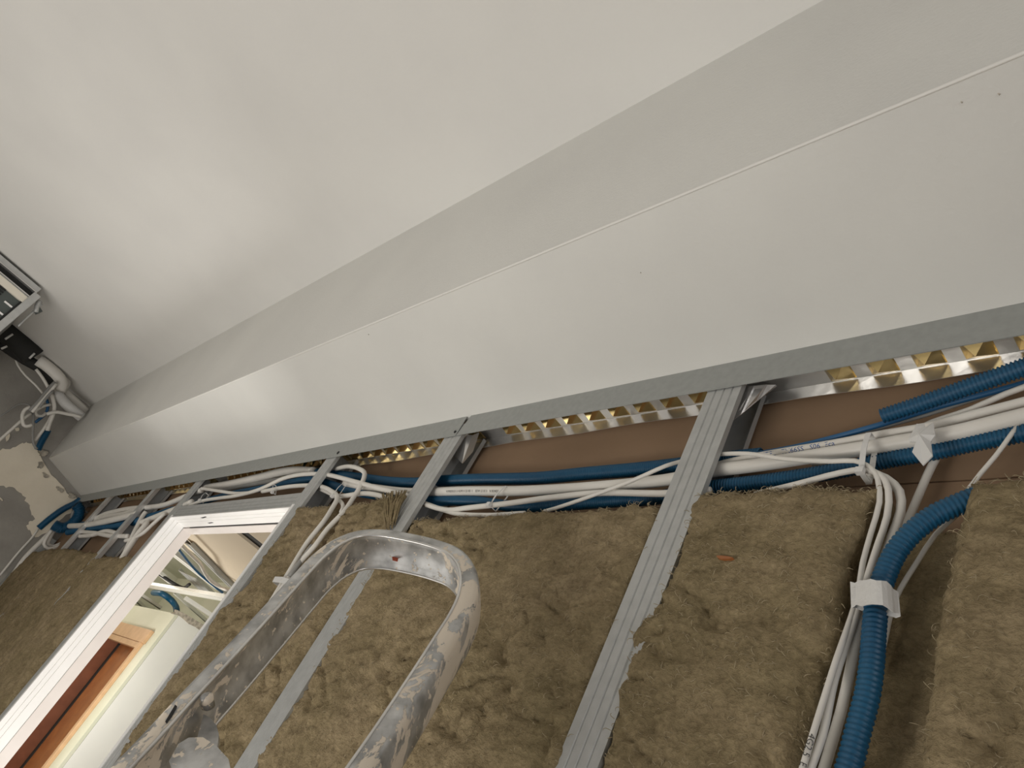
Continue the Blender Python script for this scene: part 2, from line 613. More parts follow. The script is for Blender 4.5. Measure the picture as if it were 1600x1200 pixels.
wf.box(1.6, 3.15, -3.35, -3.2, 0, 2.66)
wf.box(-0.4, 1.6, -3.35, -3.2, 0, 0.8)
wf.box(-0.4, 1.6, -3.35, -3.2, 2.3, 2.66)
wfo = wf.build('wall_front', M['plaster'])
tag(wfo, 'wall behind the viewer with a window opening', None, kind='structure')

# brown board backs of the far side of the stud wall, one sheet per bay
YB = 0.640
wb = empty('wall_back', 'brown paper-backed plasterboard behind the studs', None, kind='structure')
for x0, x1, z0, z1 in ((-4.30, -3.104, 0, 2.66), (-3.10, -2.53, 0, 2.66), (-2.526, -1.64, 2.11, 2.66), (-1.636, -1.152, 0, 2.66), (-1.148, -0.564, 0, 2.66), (-0.56, 0.756, 0, 2.108), (-0.56, 0.756, 2.110, 2.66), (0.76, 3.0, 0, 2.66)):
    box('plasterboard', M['kraft'], x0, x1, YB, YB + 0.0125, z0, z1, wb)

# boxed-in bulkhead along the top of the wall
bk = empty('trim_1', 'off-white boxed-in bulkhead running along the wall under the ceiling', None, kind='structure')
link('fascia_board', [(-4.30, 0.31, 2.652), (3.0, 0.31, 2.652), (3.0, 0.345, 2.337), (-4.30, 0.345, 2.337),
                      (-4.30, 0.3225, 2.652), (3.0, 0.3225, 2.652), (3.0, 0.3575, 2.337), (-4.30, 0.3575, 2.337)], BOXF, M['paint'], bk)
link('soffit_board', [(-4.30, 0.345, 2.336), (3.0, 0.345, 2.336), (3.0, 0.582, 2.284), (-4.30, 0.582, 2.284),
                      (-4.30, 0.348, 2.3485), (3.0, 0.348, 2.3485), (3.0, 0.585, 2.2965), (-4.30, 0.585, 2.2965)], BOXF, M['paint'], bk)
tube('corner_bead', [(-4.295, 0.3455, 2.3368), (2.99, 0.3455, 2.3368)], 0.0022, M['bead'], bk, 8, 0.4)
for c in ([(-0.1663,0.3380,2.2490),(-0.1637,0.3380,2.2459),(-0.1625,0.3380,2.2371),(-0.1637,0.3380,2.2351)], [(-0.1759,0.3380,2.2714),(-0.1744,0.3380,2.2712),(-0.1742,0.3380,2.2637),(-0.1757,0.3380,2.2639)], [(-1.7966,0.3300,2.7755),(-1.7667,0.3300,2.7677),(-1.7495,0.3300,2.7489),(-1.7710,0.3300,2.7557)], [(-0.8192,0.3450,2.2030),(-0.8116,0.3450,2.2046),(-0.8083,0.3450,2.1982),(-0.8147,0.3450,2.1989)]):
    pass
for x, y, z, rx in ((-0.176, 0.3705, 2.3297, 0.0012), (-0.205, 0.365, 2.3309, 0.001), (-0.62, 0.42, 2.3188, 0.0008), (-1.27, 0.362, 2.3316, 0.0012)):
    link('paint_dent', [(x - rx, y - 0.001, z + 0.0008), (x, y - rx, z + 0.0008), (x + rx, y, z + 0.0004), (x, y + rx, z - 0.0002), (x, y, z - 0.0010)],
         [(0, 1, 4), (1, 2, 4), (2, 3, 4), (3, 0, 4), (3, 2, 1, 0)], M['crumb'], bk)

# ---------------------------------------------------------------- top track of the stud wall
YF = 0.580


def track(x0, x1, label, cut0=0.0):
    t = empty('wall_track', label, 'metal track')
    v = [(x0 + cut0, YF - 0.0026, 2.2865), (x1, YF - 0.0026, 2.2865), (x1, YF - 0.0026, 2.2365), (x0, YF - 0.0026, 2.2365)]
    v += [(a, YF - 0.0014, c) for a, b, c in v]
    link('front_flange', v, [(0, 3, 2, 1), (4, 5, 6, 7), (0, 1, 5, 4), (1, 2, 6, 5), (2, 3, 7, 6), (3, 0, 4, 7)], M['track'], t)
    box('web', M['shiny'], x0, x1, YF - 0.0012, YB - 0.002, 2.2795, 2.2805, t)
    # rear flange, its lower edge slightly buckled
    n = max(8, int((x1 - x0) / 0.03))
    mb = MB()
    for i in range(n):
        for (xa, xb) in ((x0 + (x1 - x0) * i / n, x0 + (x1 - x0) * (i + 1) / n),):
            ya = YB - 0.003 - 0.0016 * (1 + sin(xa * 23))
            yb = YB - 0.003 - 0.0016 * (1 + sin(xb * 23))
            mb.add([(xa, ya - 0.001, 2.2535), (xb, yb - 0.001, 2.2535), (xb, YB - 0.002, 2.2793), (xa, YB - 0.002, 2.2793),
                    (xa, ya, 2.2535), (xb, yb, 2.2535), (xb, YB - 0.001, 2.2793), (xa, YB - 0.001, 2.2793)], BOXF)
    mb.build('rear_flange', M['shiny'], t)
    return t


tr_r = track(-1.140, 3.0, 'long grey painted metal track along the wall head, right of the slanted joint', 0.010)
tr_l = track(-4.295, -1.1425, 'grey painted metal track along the wall head, from the slanted joint to the end wall')
pm = None
nx = 0
x = 0.30
while x > -4.2:
    if not any(abs(x - s) < 0.045 for s in (-0.51, -1.11, -2.5)):
        par = tr_r if x > -1.14 else tr_l
        s = 0.0165
        yc = 0.6200
        if pm is None:
            v = [(-s, -s, 0), (s, -s, 0), (s, s, 0), (-s, s, 0), (-s * .93, -s * .93, -0.0015), (s * .93, -s * .93, -0.0015), (s * .93, s * .93, -0.0015), (-s * .93, s * .93, -0.0015), (0, 0, -0.0165)]
            f = [(0, 1, 2, 3), (0, 4, 5, 1), (1, 5, 6, 2), (2, 6, 7, 3), (3, 7, 4, 0), (4, 8, 5), (5, 8, 6), (6, 8, 7), (7, 8, 4)]
            po = link('pyramid_dimple', v, f, M['gold_reflection'], par)
            pm = po.data
            bm = bmesh.new()
            bm.from_mesh(pm)
            bmesh.ops.recalc_face_normals(bm, faces=bm.faces[:])
            bm.to_mesh(pm)
            bm.free()
        else:
            po = bpy.data.objects.new('pyramid_dimple', pm)
            C.objects.link(po)
            po.parent = par
        po.location = (x, yc, 2.2795)
    x -= 0.0520


def screw(loc, parent, r=0.0042):
    v, f = sweep([Vector(loc), Vector(loc) + Vector((0, -0.0016, 0)), Vector(loc) + Vector((0, -0.0024, 0))], [r, r, r * 0.5], 10)
    return link('screw', v, f, M['dark'], parent)


screw((-1.610, YF - 0.0026, 2.2480), tr_l)
screw((-1.150, YF - 0.0026, 2.2460), tr_l, 0.003)


# ---------------------------------------------------------------- studs
def stud(x0, x1, label, z0=0.0, z1=2.268, grooves=3, m='zinc'):
    w = x1 - x0
    line = [(x1, YF + 0.008), (x1, YF)]
    for g in range(grooves, 0, -1):
        c = x0 + w * g / (grooves + 1)
        line += [(c + 0.0015, YF), (c, YF + 0.0018), (c - 0.0015, YF)]
    line += [(x0, YF), (x0, YF + 0.020), (x0 + 0.0012, YF + 0.0215), (x0, YF + 0.023), (x0, YB - 0.0065), (x1 - 0.002, YB - 0.0065), (x1 - 0.002, YB - 0.0145)]
    o = extrude_profile('metal_stud', sheet_poly(line, -0.0008), z0, z1, M[m])
    return tag(o, label, 'stud', 'galvanised steel studs of the partition')


studA = stud(-0.581, -0.529, 'wide galvanised ribbed stud, nearest one, between the two right wool slabs')
stud2 = stud(-1.181, -1.126, 'galvanised ribbed stud under the track joint, behind the ladder hoop')
stud3 = stud(-1.660, -1.610, 'grey stud forming the right side of the white doorway')
stud4 = stud(-2.560, -2.508, 'dark grey stud against the left side of the white door lining', grooves=1)
stud5 = stud(-3.030, -2.980, 'thin stud with a bright edge, first one left of the doorway')
stud6 = stud(-3.680, -3.630, 'thin stud with a bright edge, second one left of the doorway')
stud7 = box('wall_angle', M['track'], -4.298, -4.245, 0.580, 0.632, 0.0, 2.05, None, 0.001)
tag(stud7, 'grey metal angle standing in the corner of the end wall', 'metal angle')
lin = extrude_profile('door_head_track', sheet_poly(
    [(YB - 0.0065, 2.136), (YF + 0.0005, 2.136), (YF + 0.0005, 2.1255), (YF + 0.0022, 2.124), (YF + 0.0005, 2.1225), (YF + 0.0005, 2.1145), (YF + 0.0022, 2.113), (YF + 0.0005, 2.1115), (YF + 0.0005, 2.1045), (YF + 0.0022, 2.103), (YF + 0.0005, 2.1015), (YF + 0.0005, 2.095)], 0.0008), -2.5075, -1.661, M['zinc'], None, 'x')
tag(lin, 'grey ribbed horizontal metal track over the white doorway', 'metal track')


# torn and bent steel tongues at the head of two studs
def tongue(rows, label):
    """rows: list of (point, point) across; builds a thin bent sheet."""
    v, f = [], []
    for a, b in rows:
        for q in (a, b):
            v.append(Vector(q))
        for q in (b, a):
            v.append(Vector(q) + Vector((0, 0.0011, 0.0006)))
    for i in range(len(rows) - 1):
        a, b = i * 4, i * 4 + 4
        for k in range(4):
            f.append((a + k, a + (k + 1) % 4, b + (k + 1) % 4, b + k))
    f += [(3, 2, 1, 0), tuple(len(rows) * 4 - 4 + k for k in range(4))]
    o = link('bent_steel_tongue', v, f, M['shiny'])
    return tag(o, label, 'metal offcut')


ta, tb = [(-0.5356,0.5900,2.2463),(-0.5206,0.5920,2.2461),(-0.5071,0.5960,2.2492),(-0.4976,0.6020,2.2528)], [(-0.5434,0.5980,2.1906),(-0.5321,0.6000,2.2048),(-0.5185,0.6040,2.2294),(-0.4992,0.6070,2.2555)]
tongue(list(zip(ta, tb)), 'crumpled bright steel tongue at the head of the nearest stud')
ta, tb = [(-1.1271,0.5900,2.2471),(-1.1194,0.5960,2.2496),(-1.1179,0.6040,2.2627)], [(-1.1474,0.6000,2.2060),(-1.1147,0.6060,2.1889),(-1.1149,0.6120,2.2216)]
tongue(list(zip(ta, tb)), 'folded dark steel tongue at the head of the stud under the track joint')


# ---------------------------------------------------------------- mineral wool slabs
def interp(pts, z):
    """x on a polyline of (x, z) sorted by falling z."""
    if z >= pts[0][1]:
        return pts[0][0]
    for (xa, za), (xb, zb) in zip(pts, pts[1:]):
        if z >= zb:
            t = (za - z) / max(1e-6, za - zb)
            return xa + (xb - xa) * t
    return pts[-1][0]


def wool_slab(label, L, R_, zbot, yf, yb, seed, res=0.0042, bulge=0.0, tufts=260, top_rag=0.006, side_rag=0.004, woven=0.0, lines=0.0):
    Lp = [(p[0], p[2]) for p in L]
    Rp = [(p[0], p[2]) for p in R_]
    zl, zr = Lp[0][1], Rp[0][1]
    wid = abs(Rp[0][0] - Lp[0][0])
    nx = max(10, int(wid / res))
    nz = max(10, int((max(zl, zr) - zbot) / res))
    so = Vector((seed * 3.71, seed * 1.93, seed * 5.17))
    v = []
    grid = []
    N = noise.noise
    for j in range(nz + 1):
        row = []
        t = j / nz
        for i in range(nx + 1):
            u = i / nx
            zt = zl + (zr - zl) * u
            x_guess = Lp[0][0] + (Rp[0][0] - Lp[0][0]) * u
            zt += top_rag * (N(Vector((x_guess * 45, seed, 0)) + so) + 0.6 * N(Vector((x_guess * 140, seed, 3)) + so))
            z = zt + (zbot - zt) * t
            xl = interp(Lp, z) + side_rag * (N(Vector((z * 42, 1, seed)) + so) + 0.6 * N(Vector((z * 150, 4, seed)) + so))
            xr = interp(Rp, z) + side_rag * (N(Vector((z * 42, 8, seed)) + so) + 0.6 * N(Vector((z * 150, 6, seed)) + so))
            x = xl + (xr - xl) * u
            e = min(x - xl, xr - x, (zt - z))
            e = max(e, 0.0)
            p = Vector((x, 0, z))
            crease = N(Vector((x * 19, 11, z * 31)) + so) + 0.35 * N(Vector((x * 60, 12, z * 80)) + so)
            wet = max(0.0, N(Vector((x * 9, 13, z * 9)) + so) + 0.15)
            d = -0.0085 * min(1.0, wet * 2.2) * exp(-(crease * 7.5) ** 2) + 0.0055 * N(p * 11 + so) + 0.0042 * N(Vector((x * 30, 0, z * 55)) + so) + 0.0030 * abs(N(Vector((x * 70, 2, z * 110)) + so)) + 0.0024 * N(Vector((x * 160, 5, z * 190)) + so)
            if woven:
                d += woven * sin(x * 2 * pi / 0.0062) * sin(z * 2 * pi / 0.0062)
            if lines:
                c = N(Vector((x * 14, 9, z * 3)) + so)
                d -= lines * exp(-(c * 14) ** 2)
            rim = exp(-e / 0.007)
            y = yf - d * (1 - 0.5 * rim) - bulge * sin(pi * min(1, max(0, u))) + 0.011 * rim
            row.append(len(v))
            v.append((x, y, z))
        grid.append(row)
    f = []
    for j in range(nz):
        for i in range(nx):
            f.append((grid[j][i], grid[j + 1][i], grid[j + 1][i + 1], grid[j][i + 1]))
    ring = [grid[0][i] for i in range(nx + 1)] + [grid[j][nx] for j in range(1, nz + 1)] + [grid[nz][i] for i in range(nx - 1, -1, -1)] + [grid[j][0] for j in range(nz - 1, 0, -1)]
    layers = 4
    prev = ring
    for k in range(1, layers + 1):
        cur = []
        for q in ring:
            x, y, z = v[q]
            yy = y + (yb - y) * k / layers
            w_ = 0.0035
            cur.append(len(v))
            v.append((x + w_ * N(Vector((x * 60, yy * 90, z * 60)) + so), yy, z + w_ * N(Vector((x * 60, yy * 90 + 7, z * 60)) + so)))
        m_ = len(ring)
        for i in range(m_):
            f.append((prev[i], prev[(i + 1) % m_], cur[(i + 1) % m_], cur[i]))
        prev = cur
    f.append(tuple(reversed(prev)))
    o = link('insulation_slab', v, f, M['wool'], None, True)
    tag(o, label, 'insulation')
    # loose fibres on the face and along the torn edges
    if tufts:
        rnd = random.Random(seed)
        fv, ff = [], []
        for k in range(tufts):
            if rnd.random() < 0.45:
                j = rnd.randrange(0, nz)
                i = rnd.choice((0, 1, nx - 1, nx)) if rnd.random() < 0.6 else rnd.randrange(0, nx)
                if rnd.random() < 0.35:
                    j, i = rnd.randrange(0, 2), rnd.randrange(0, nx)
            else:
                j, i = rnd.randrange(0, nz), rnd.randrange(0, nx)
            if v[grid[j][i]][2] < 1.50:
                j = rnd.randrange(0, max(1, nz // 2))
            p = Vector(v[grid[j][i]]) + Vector((0, 0.001, 0))
            a = rnd.uniform(-0.7, 0.7) + (pi if rnd.random() < 0.5 else 0)
            ln = rnd.uniform(0.004, 0.011)
            curl = rnd.uniform(-2.4, 2.4)
            lift = rnd.uniform(0.0005, 0.0030)
            n = 5
            pts = []
            for s in range(n):
                tt = s / (n - 1)
                pts.append(p.copy())
                p = p + Vector((cos(a + curl * tt), 0, sin(a + curl * tt))) * (ln / (n - 1)) + Vector((0, -lift * cos(pi * tt) * 1.2, 0))
            vv, fc = sweep(pts, [0.00015, 0.00036, 0.00040, 0.00034, 0.00012], 3)
            b0 = len(fv)
            fv += vv
            ff += [tuple(q + b0 for q in t) for t in fc]
        fo = link('loose_fibres', fv, ff, M['fibre'], o)
        fo['kind'] = 'stuff'
    return o


WY = 0.5775
wool_slab('olive brown wool slab at the right edge, right of the blue conduit bend',
          [(-0.2446,0.5775,2.0590),(-0.2469,0.5775,2.0227),(-0.2511,0.5775,1.9704),(-0.2535,0.5775,1.9221),(-0.2517,0.5775,1.8674),(-0.2523,0.5775,1.8320),(-0.2521,0.5775,1.7990)], [(0.05, 0.5775, 2.075), (0.05, 0.5775, 1.5)], 1.30, WY - 0.004, 0.632, 1, tufts=800)
wool_slab('sunken dark wool slab in the gap behind the blue conduit bend',
          [(-0.42, 0.612, 2.035), (-0.42, 0.612, 1.3)], [(-0.19, 0.612, 2.035), (-0.19, 0.612, 1.3)], 1.30, 0.614, 0.636, 2, res=0.007, tufts=140)
wool_slab('brown wool slab right of the nearest stud, its cut side facing the cable bundle',
          [(-0.5277,0.5775,2.0670),(-0.5406,0.5775,2.0435),(-0.5322,0.5775,2.0143),(-0.5268,0.5775,1.9797),(-0.5299,0.5775,1.9482),(-0.5383,0.5775,1.9104),(-0.5445,0.5775,1.8906),(-0.5497,0.5775,1.8750),(-0.5424,0.5775,1.8479),(-0.5376,0.5775,1.8089),(-0.5292,0.5775,1.7692),(-0.5300,0.5775,1.7400)], [(-0.3280,0.5775,2.0588),(-0.3361,0.5775,2.0262),(-0.3403,0.5775,1.9825),(-0.3371,0.5775,1.9351),(-0.3337,0.5775,1.8973),(-0.3338,0.5775,1.8617),(-0.3373,0.5775,1.8220),(-0.3373,0.5775,1.7819)], 1.30, WY - 0.003, 0.630, 3, tufts=1100, top_rag=0.007)
wool_slab('large brown wool slab behind the ladder hoop, left of the nearest stud',
          [(-1.1176,0.5775,2.0462),(-1.1299,0.5775,2.0142),(-1.1380,0.5775,1.9826),(-1.1413,0.5775,1.9492),(-1.1423,0.5775,1.8873),(-1.1478,0.5775,1.8489),(-1.1445,0.5775,1.8080),(-1.1325,0.5775,1.7547),(-1.1406,0.5775,1.7242),(-1.1506,0.5775,1.6797),(-1.1495,0.5775,1.6309),(-1.1442,0.5775,1.6065)], [(-0.5859,0.5775,2.0514),(-0.5785,0.5775,2.0246),(-0.5813,0.5775,1.9463),(-0.5807,0.5775,1.9067),(-0.5786,0.5775,1.8623),(-0.5802,0.5775,1.8345),(-0.5802,0.5775,1.8030),(-0.5785,0.5775,1.7731),(-0.5758,0.5775,1.7300)], 1.30, WY, 0.630, 4, tufts=1300, woven=0.0007)
wool_slab('narrow brown wool slab between the taped cable bundle and the stud under the track joint',
          [(-1.3985,0.5775,2.0907),(-1.3876,0.5775,2.0442),(-1.3683,0.5775,1.9686),(-1.3675,0.5775,1.9115),(-1.3657,0.5775,1.8502),(-1.3596,0.5775,1.7796),(-1.3538,0.5775,1.7132),(-1.3370,0.5775,1.6360),(-1.3257,0.5775,1.5671)], [(-1.1917,0.5775,2.1066),(-1.1703,0.5775,2.0480),(-1.1758,0.5775,2.0231),(-1.1809,0.5775,1.9878),(-1.1827,0.5775,1.9302),(-1.1909,0.5775,1.8673),(-1.1886,0.5775,1.7920),(-1.1853,0.5775,1.7206),(-1.1822,0.5775,1.6539),(-1.1850,0.5775,1.5977)], 1.30, WY, 0.630, 5, tufts=500, lines=0.004)
wool_slab('narrow dark wool slab just right of the doorway stud',
          [(-1.6167,0.5775,2.0928),(-1.6125,0.5775,2.0298),(-1.6188,0.5775,1.9563),(-1.5928,0.5775,1.8934),(-1.6236,0.5775,1.8595),(-1.6386,0.5775,1.8205),(-1.6204,0.5775,1.7505),(-1.6477,0.5775,1.6544),(-1.6267,0.5775,1.5711),(-1.6081,0.5775,1.5057)], [(-1.4620,0.5775,2.0939),(-1.4291,0.5775,2.0406),(-1.4213,0.5775,1.9786),(-1.4286,0.5775,1.9265),(-1.4586,0.5775,1.8920),(-1.4686,0.5775,1.8500),(-1.4656,0.5775,1.7951),(-1.4709,0.5775,1.7454),(-1.4739,0.5775,1.6592),(-1.4609,0.5775,1.5377)], 1.30, WY, 0.630, 6, tufts=400)
tw_host = [o for o in C.objects if o.get('label', '').startswith('narrow brown wool slab between')][0]
rnd_ = random.Random(5)
mb = MB()
for k in range(26):
    u = k / 25
    a, b, c = [(-1.2592,0.5700,2.0991),(-1.2077,0.5700,2.0608),(-1.1617,0.5700,2.0228)]
    a2, b2, c2 = [(-1.1746,0.5700,2.1026),(-1.1714,0.5700,2.0678),(-1.1532,0.5700,2.0226)]
    pth_ = [Vector(a).lerp(Vector(a2), u), Vector(b).lerp(Vector(b2), (u + rnd_.uniform(-.25, .25))), Vector(c).lerp(Vector(c2), u) + Vector((0, 0.004, rnd_.uniform(-0.01, 0.01)))]
    pth_ = [q + Vector((0, rnd_.uniform(-0.004, 0.003), 0)) for q in pth_]
    q = smooth_path(pth_, 0.004)
    n_ = len(q)
    mb.add(*sweep(q, [0.0021 * (0.35 + sin(pi * i / (n_ - 1)) * 0.65) for i in range(n_)], 6))
tso = mb.build('twisted_strands', M['wool'], tw_host, True)
tso['kind'] = 'stuff'
fl_host = [o for o in C.objects if o.get('label', '').startswith('brown wool slab right of the nearest')][0]
fk = patch('orange_fleck', [(-0.4694,0.5680,1.9687),(-0.4625,0.5680,1.9688),(-0.4546,0.5680,1.9681),(-0.4489,0.5680,1.9667),(-0.4529,0.5680,1.9651),(-0.4612,0.5680,1.9649),(-0.4670,0.5680,1.9664)], (0, 0.004, 0), M['wood_orange'], fl_host)
tag(fk, 'orange-brown fleck stuck in the wool')
for k, (xa, xb, za, zb, lab) in enumerate(((-3.024, -2.594, 1.942, 1.952, 'dark wool slab left of the doorway, against the door stud'),
                                           (-3.672, -2.990, 1.975, 1.955, 'dark wool slab between the two thin bright-edged studs'),
                                           (-4.225, -3.640, 1.955, 1.978, 'dark wool slab nearest the end wall, beside the thin pipes'))):
    wool_slab(lab, [(xa, 0.572, za), (xa, 0.572, 0.9)], [(xb, 0.572, zb), (xb, 0.572, 0.9)], 0.9, 0.5755, 0.630, 11 + k, res=0.012, tufts=60, top_rag=0.012, side_rag=0.008, lines=0.006)
for st_, xx in ((stud5, -2.980), (stud6, -3.630)):
    box('bright_lip', M['shiny'], xx - 0.001, xx + 0.003, YF - 0.0015, YF + 0.012, 0.9, 2.268, st_)


# ---------------------------------------------------------------- doorway and its lining
XL, XR, ZH = -2.5055, -1.6615, 2.092
door = empty('door_1', 'white door lining with grooved faces, open doorway without a door', None, kind='structure')
prof = [(XL - 0.0005, 0.5785), (XL, 0.579), (XL, 0.592), (XL - 0.002, 0.593), (XL, 0.594), (XL, 0.605), (XL - 0.002, 0.606), (XL, 0.607), (XL, 0.6295), (XL - 0.0005, 0.6300), (XL - 0.012, 0.6300), (XL - 0.012, 0.5785)]
extrude_profile('jamb', prof, 0.0, ZH + 0.010, M['lining'], door)
extrude_profile('jamb', [(-a + XL + XR, b) for a, b in prof], 0.0, ZH + 0.010, M['lining'], door)
hp_ = [(0.5785, ZH), (0.592, ZH), (0.593, ZH + 0.002), (0.594, ZH), (0.605, ZH), (0.606, ZH + 0.002), (0.607, ZH), (0.630, ZH), (0.630, ZH + 0.0025), (0.5785, ZH + 0.0025)]
extrude_profile('head', hp_, XL + 0.0005, XR - 0.0005, M['lining'], door, 'x')
box('inner_jamb', M['lining_in'], XL - 0.010, XL - 0.003, 0.6325, 0.664, 0.0, ZH + 0.004, door)
box('inner_jamb', M['lining_in'], XR + 0.003, XR + 0.010, 0.6325, 0.664, 0.0, ZH + 0.004, door)
box('inner_head', M['lining_in'], XL - 0.003, XR + 0.003, 0.6345, 0.664, ZH - 0.003, ZH + 0.010, door)
for c in ([(-2.2690,0.5905,2.0918),(-2.2192,0.5866,2.0918),(-2.2159,0.5898,2.0918),(-2.2561,0.5941,2.0918)], [(-2.2659,0.6151,2.0918),(-2.2266,0.6135,2.0918),(-2.2186,0.6168,2.0918),(-2.2577,0.6185,2.0918)]):
    patch('screw_slot', c, (0, 0, 0.0006), M['dark'], door)
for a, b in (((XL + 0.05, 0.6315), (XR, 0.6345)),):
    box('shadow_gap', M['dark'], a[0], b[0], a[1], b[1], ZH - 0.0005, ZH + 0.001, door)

# ---------------------------------------------------------------- next room seen through the doorway
fl2 = box('floor_far', M['concrete'], -9.6, 3.0, 0.66, 5.6, -0.1, 0.0)
tag(fl2, 'floor of the room beyond the doorway', None, kind='structure')
box_far = box('wall_far_back', M['kraft'], -9.6, -4.452, 0.56, 0.66, 0.0, 3.04)
tag(box_far, 'wall beside the doorway seen from the next room', None, kind='structure')
GX = -6.74
gw = MB()
gw.box(-9.6, -7.90, 2.10, 2.125, 0, 2.385)
gw.box(-7.90, -6.98, 2.10, 2.125, 2.10, 2.385)
gw.box(-6.98, GX, 2.10, 2.125, 0, 2.385)
gwo = gw.build('wall_far', M['green'])
tag(gwo, 'pale green wall beyond the doorway with a wooden door in it', None, kind='structure')
ww = box('wall_far_return', M['white_wall'], GX - 0.15, GX, 2.127, 5.4, 0, 2.40)
tag(ww, 'white return wall beyond the doorway', None, kind='structure')
for c in ((-6.737, 2.66, 1.87), (-6.737, 2.69, 1.90), (-6.737, 2.72, 1.87)):
    pass
rough = rag([(GX + 0.01, 2.08, 2.37), (GX + 0.01, 2.30, 2.385), (GX + 0.01, 2.8, 2.395), (GX + 0.01, 2.8, 2.44), (GX + 0.01, 2.3, 2.43), (GX + 0.01, 2.08, 2.41)], 0.012, 4, 8)
patch('broken_edge', rough, (-0.05, 0, 0), M['crumb'], ww)
er = box('wall_far_end', M['green'], -9.75, -9.6, 0.5, 5.6, 0, 3.2)
tag(er, 'end wall of the next room', None, kind='structure')
bw = box('wall_far_rear', M['white_wall'], -9.6, 3.0, 5.4, 5.55, 0, 3.2)
tag(bw, 'rear wall of the next room', None, kind='structure')
d2 = empty('door_2', 'wooden door with light head trim in the green wall of the next room', None, kind='structure')
box('door_head', M['wood_light'], -8.0, -6.90, 2.068, 2.10, 2.085, 2.20, d2, 0.004)
box('door_head_lip', M['wood_light'], -7.90, -6.985, 2.075, 2.12, 2.035, 2.083, d2, 0.003)
box('door_trim', M['wood_light'], -6.985, -6.93, 2.070, 2.10, 0, 2.085, d2, 0.003)
box('door_trim', M['wood_light'], -7.98, -7.90, 2.070, 2.10, 0, 2.085, d2, 0.003)
box('door_reveal', M['wood_brown'], -7.90, -7.86, 2.08, 2.20, 0, 2.083, d2)
box('door_gap', M['dark'], -7.86, -7.80, 2.184, 2.20, 0, 2.083, d2)
box('door_leaf', M['wood_orange'], -7.855, -6.905, 2.19, 2.22, 0.005, 2.10, d2)
cf = empty('ceiling_far', 'cream ceiling board of the next room with a dark slot', None, kind='structure')
box('ceiling_board', M['cream'], -5.34, -4.20, 0.66, 5.4, 2.580, 2.595, cf)
box('ceiling_board', M['cream'], -4.04, 3.0, 0.66, 5.4, 2.580, 2.595, cf)
box('slot_void_sheet', M['dark'], -4.25, -3.99, 0.66, 5.4, 2.597, 2.603, cf)  # black sheet standing in for the dark void above the slot
uw = box('wall_far_upper', M['green'], -9.6, -4.1, 2.75, 2.85, 2.40, 3.05)
tag(uw, 'pale wall in the open void above the next room', None, kind='structure')
up = box('ceiling_far_upper', M['green'], -9.6, -4.1, 0.5, 5.4, 3.05, 3.12)
tag(up, 'pale ceiling high over the open metal grid of the next room', None, kind='structure')
screw((-4.85, 1.30, 2.579), cf)


def profile(a, b, w_, label, m='profile', h=0.027):
    """suspended ceiling channel from a to b: U section, open side up."""
    a, b = Vector(a), Vector(b)
    d = (b - a).normalized()
    sd = d.cross(Vector((0, 0, 1))).normalized()
    upv = sd.cross(d).normalized()
    t = 0.0015
    sec = [(-w_ / 2, h), (-w_ / 2, 0.002), (-w_ / 2 + .004, 0), (-.006, 0), (-.004, .003), (.004, .003), (.006, 0), (w_ / 2 - .004, 0), (w_ / 2, 0.002), (w_ / 2, h), (w_ / 2 - t, h), (w_ / 2 - t, .005), (-w_ / 2 + t, .005), (-w_ / 2 + t, h)]
    n = len(sec)
    v = [a + sd * p + upv * q for p, q in sec] + [b + sd * p + upv * q for p, q in sec]
    f = [(i, (i + 1) % n, n + (i + 1) % n, n + i) for i in range(n)] + [tuple(range(n)), tuple(range(2 * n - 1, n - 1, -1))]
    o = link('ceiling_profile', v, f, M[m])
    return tag(o, label, 'profile', 'metal ceiling grid in the next room')


for pth, w_, lab in (([(-5.6093,1.4061,2.5400),(-5.6791,1.9679,2.5400)], 0.10, 'wide white ceiling profile running below the cream board of the next room'),
                     ([(-6.5276,1.6421,2.5200),(-6.6157,1.9526,2.5200)], 0.09, 'short white ceiling profile above the black cable, next room'),
                     ([(-7.3586,1.8696,2.4800),(-5.4144,1.9235,2.4800)], 0.07, 'long grey-white profile crossing the other ceiling profiles, next room'),
                     ([(-8.2581,2.1206,2.5100),(-8.2049,2.3977,2.5100)], 0.09, 'white profile stub over the green wall top, next room'),
                     ([(-6.6844,2.0581,2.5000),(-6.6162,2.3468,2.5000)], 0.07, 'upper white profile of the bundle over the white return wall'),
                     ([(-6.7893,2.0015,2.5000),(-7.0549,2.4658,2.5000)], 0.035, 'thin white profile below the crossing one, over the return wall'),
                     ([(-8.6803,2.2222,2.5000),(-8.8490,2.4545,2.5000)], 0.08, 'leftmost white profile stub over the green wall'),
                     ([(-5.0815,1.3612,2.5500),(-5.3793,1.8711,2.5500)], 0.06, 'grey profile hugging the edge of the cream ceiling board'),
                     ([(-6.2887,1.8372,2.6000),(-6.4628,2.1369,2.6000)], 0.20, 'broad ribbed grey panel edge high in the ceiling void')):
    profile(pth[0], pth[-1], w_, lab, 'zinc' if 'grey profile' in lab or 'ribbed' in lab else 'profile')

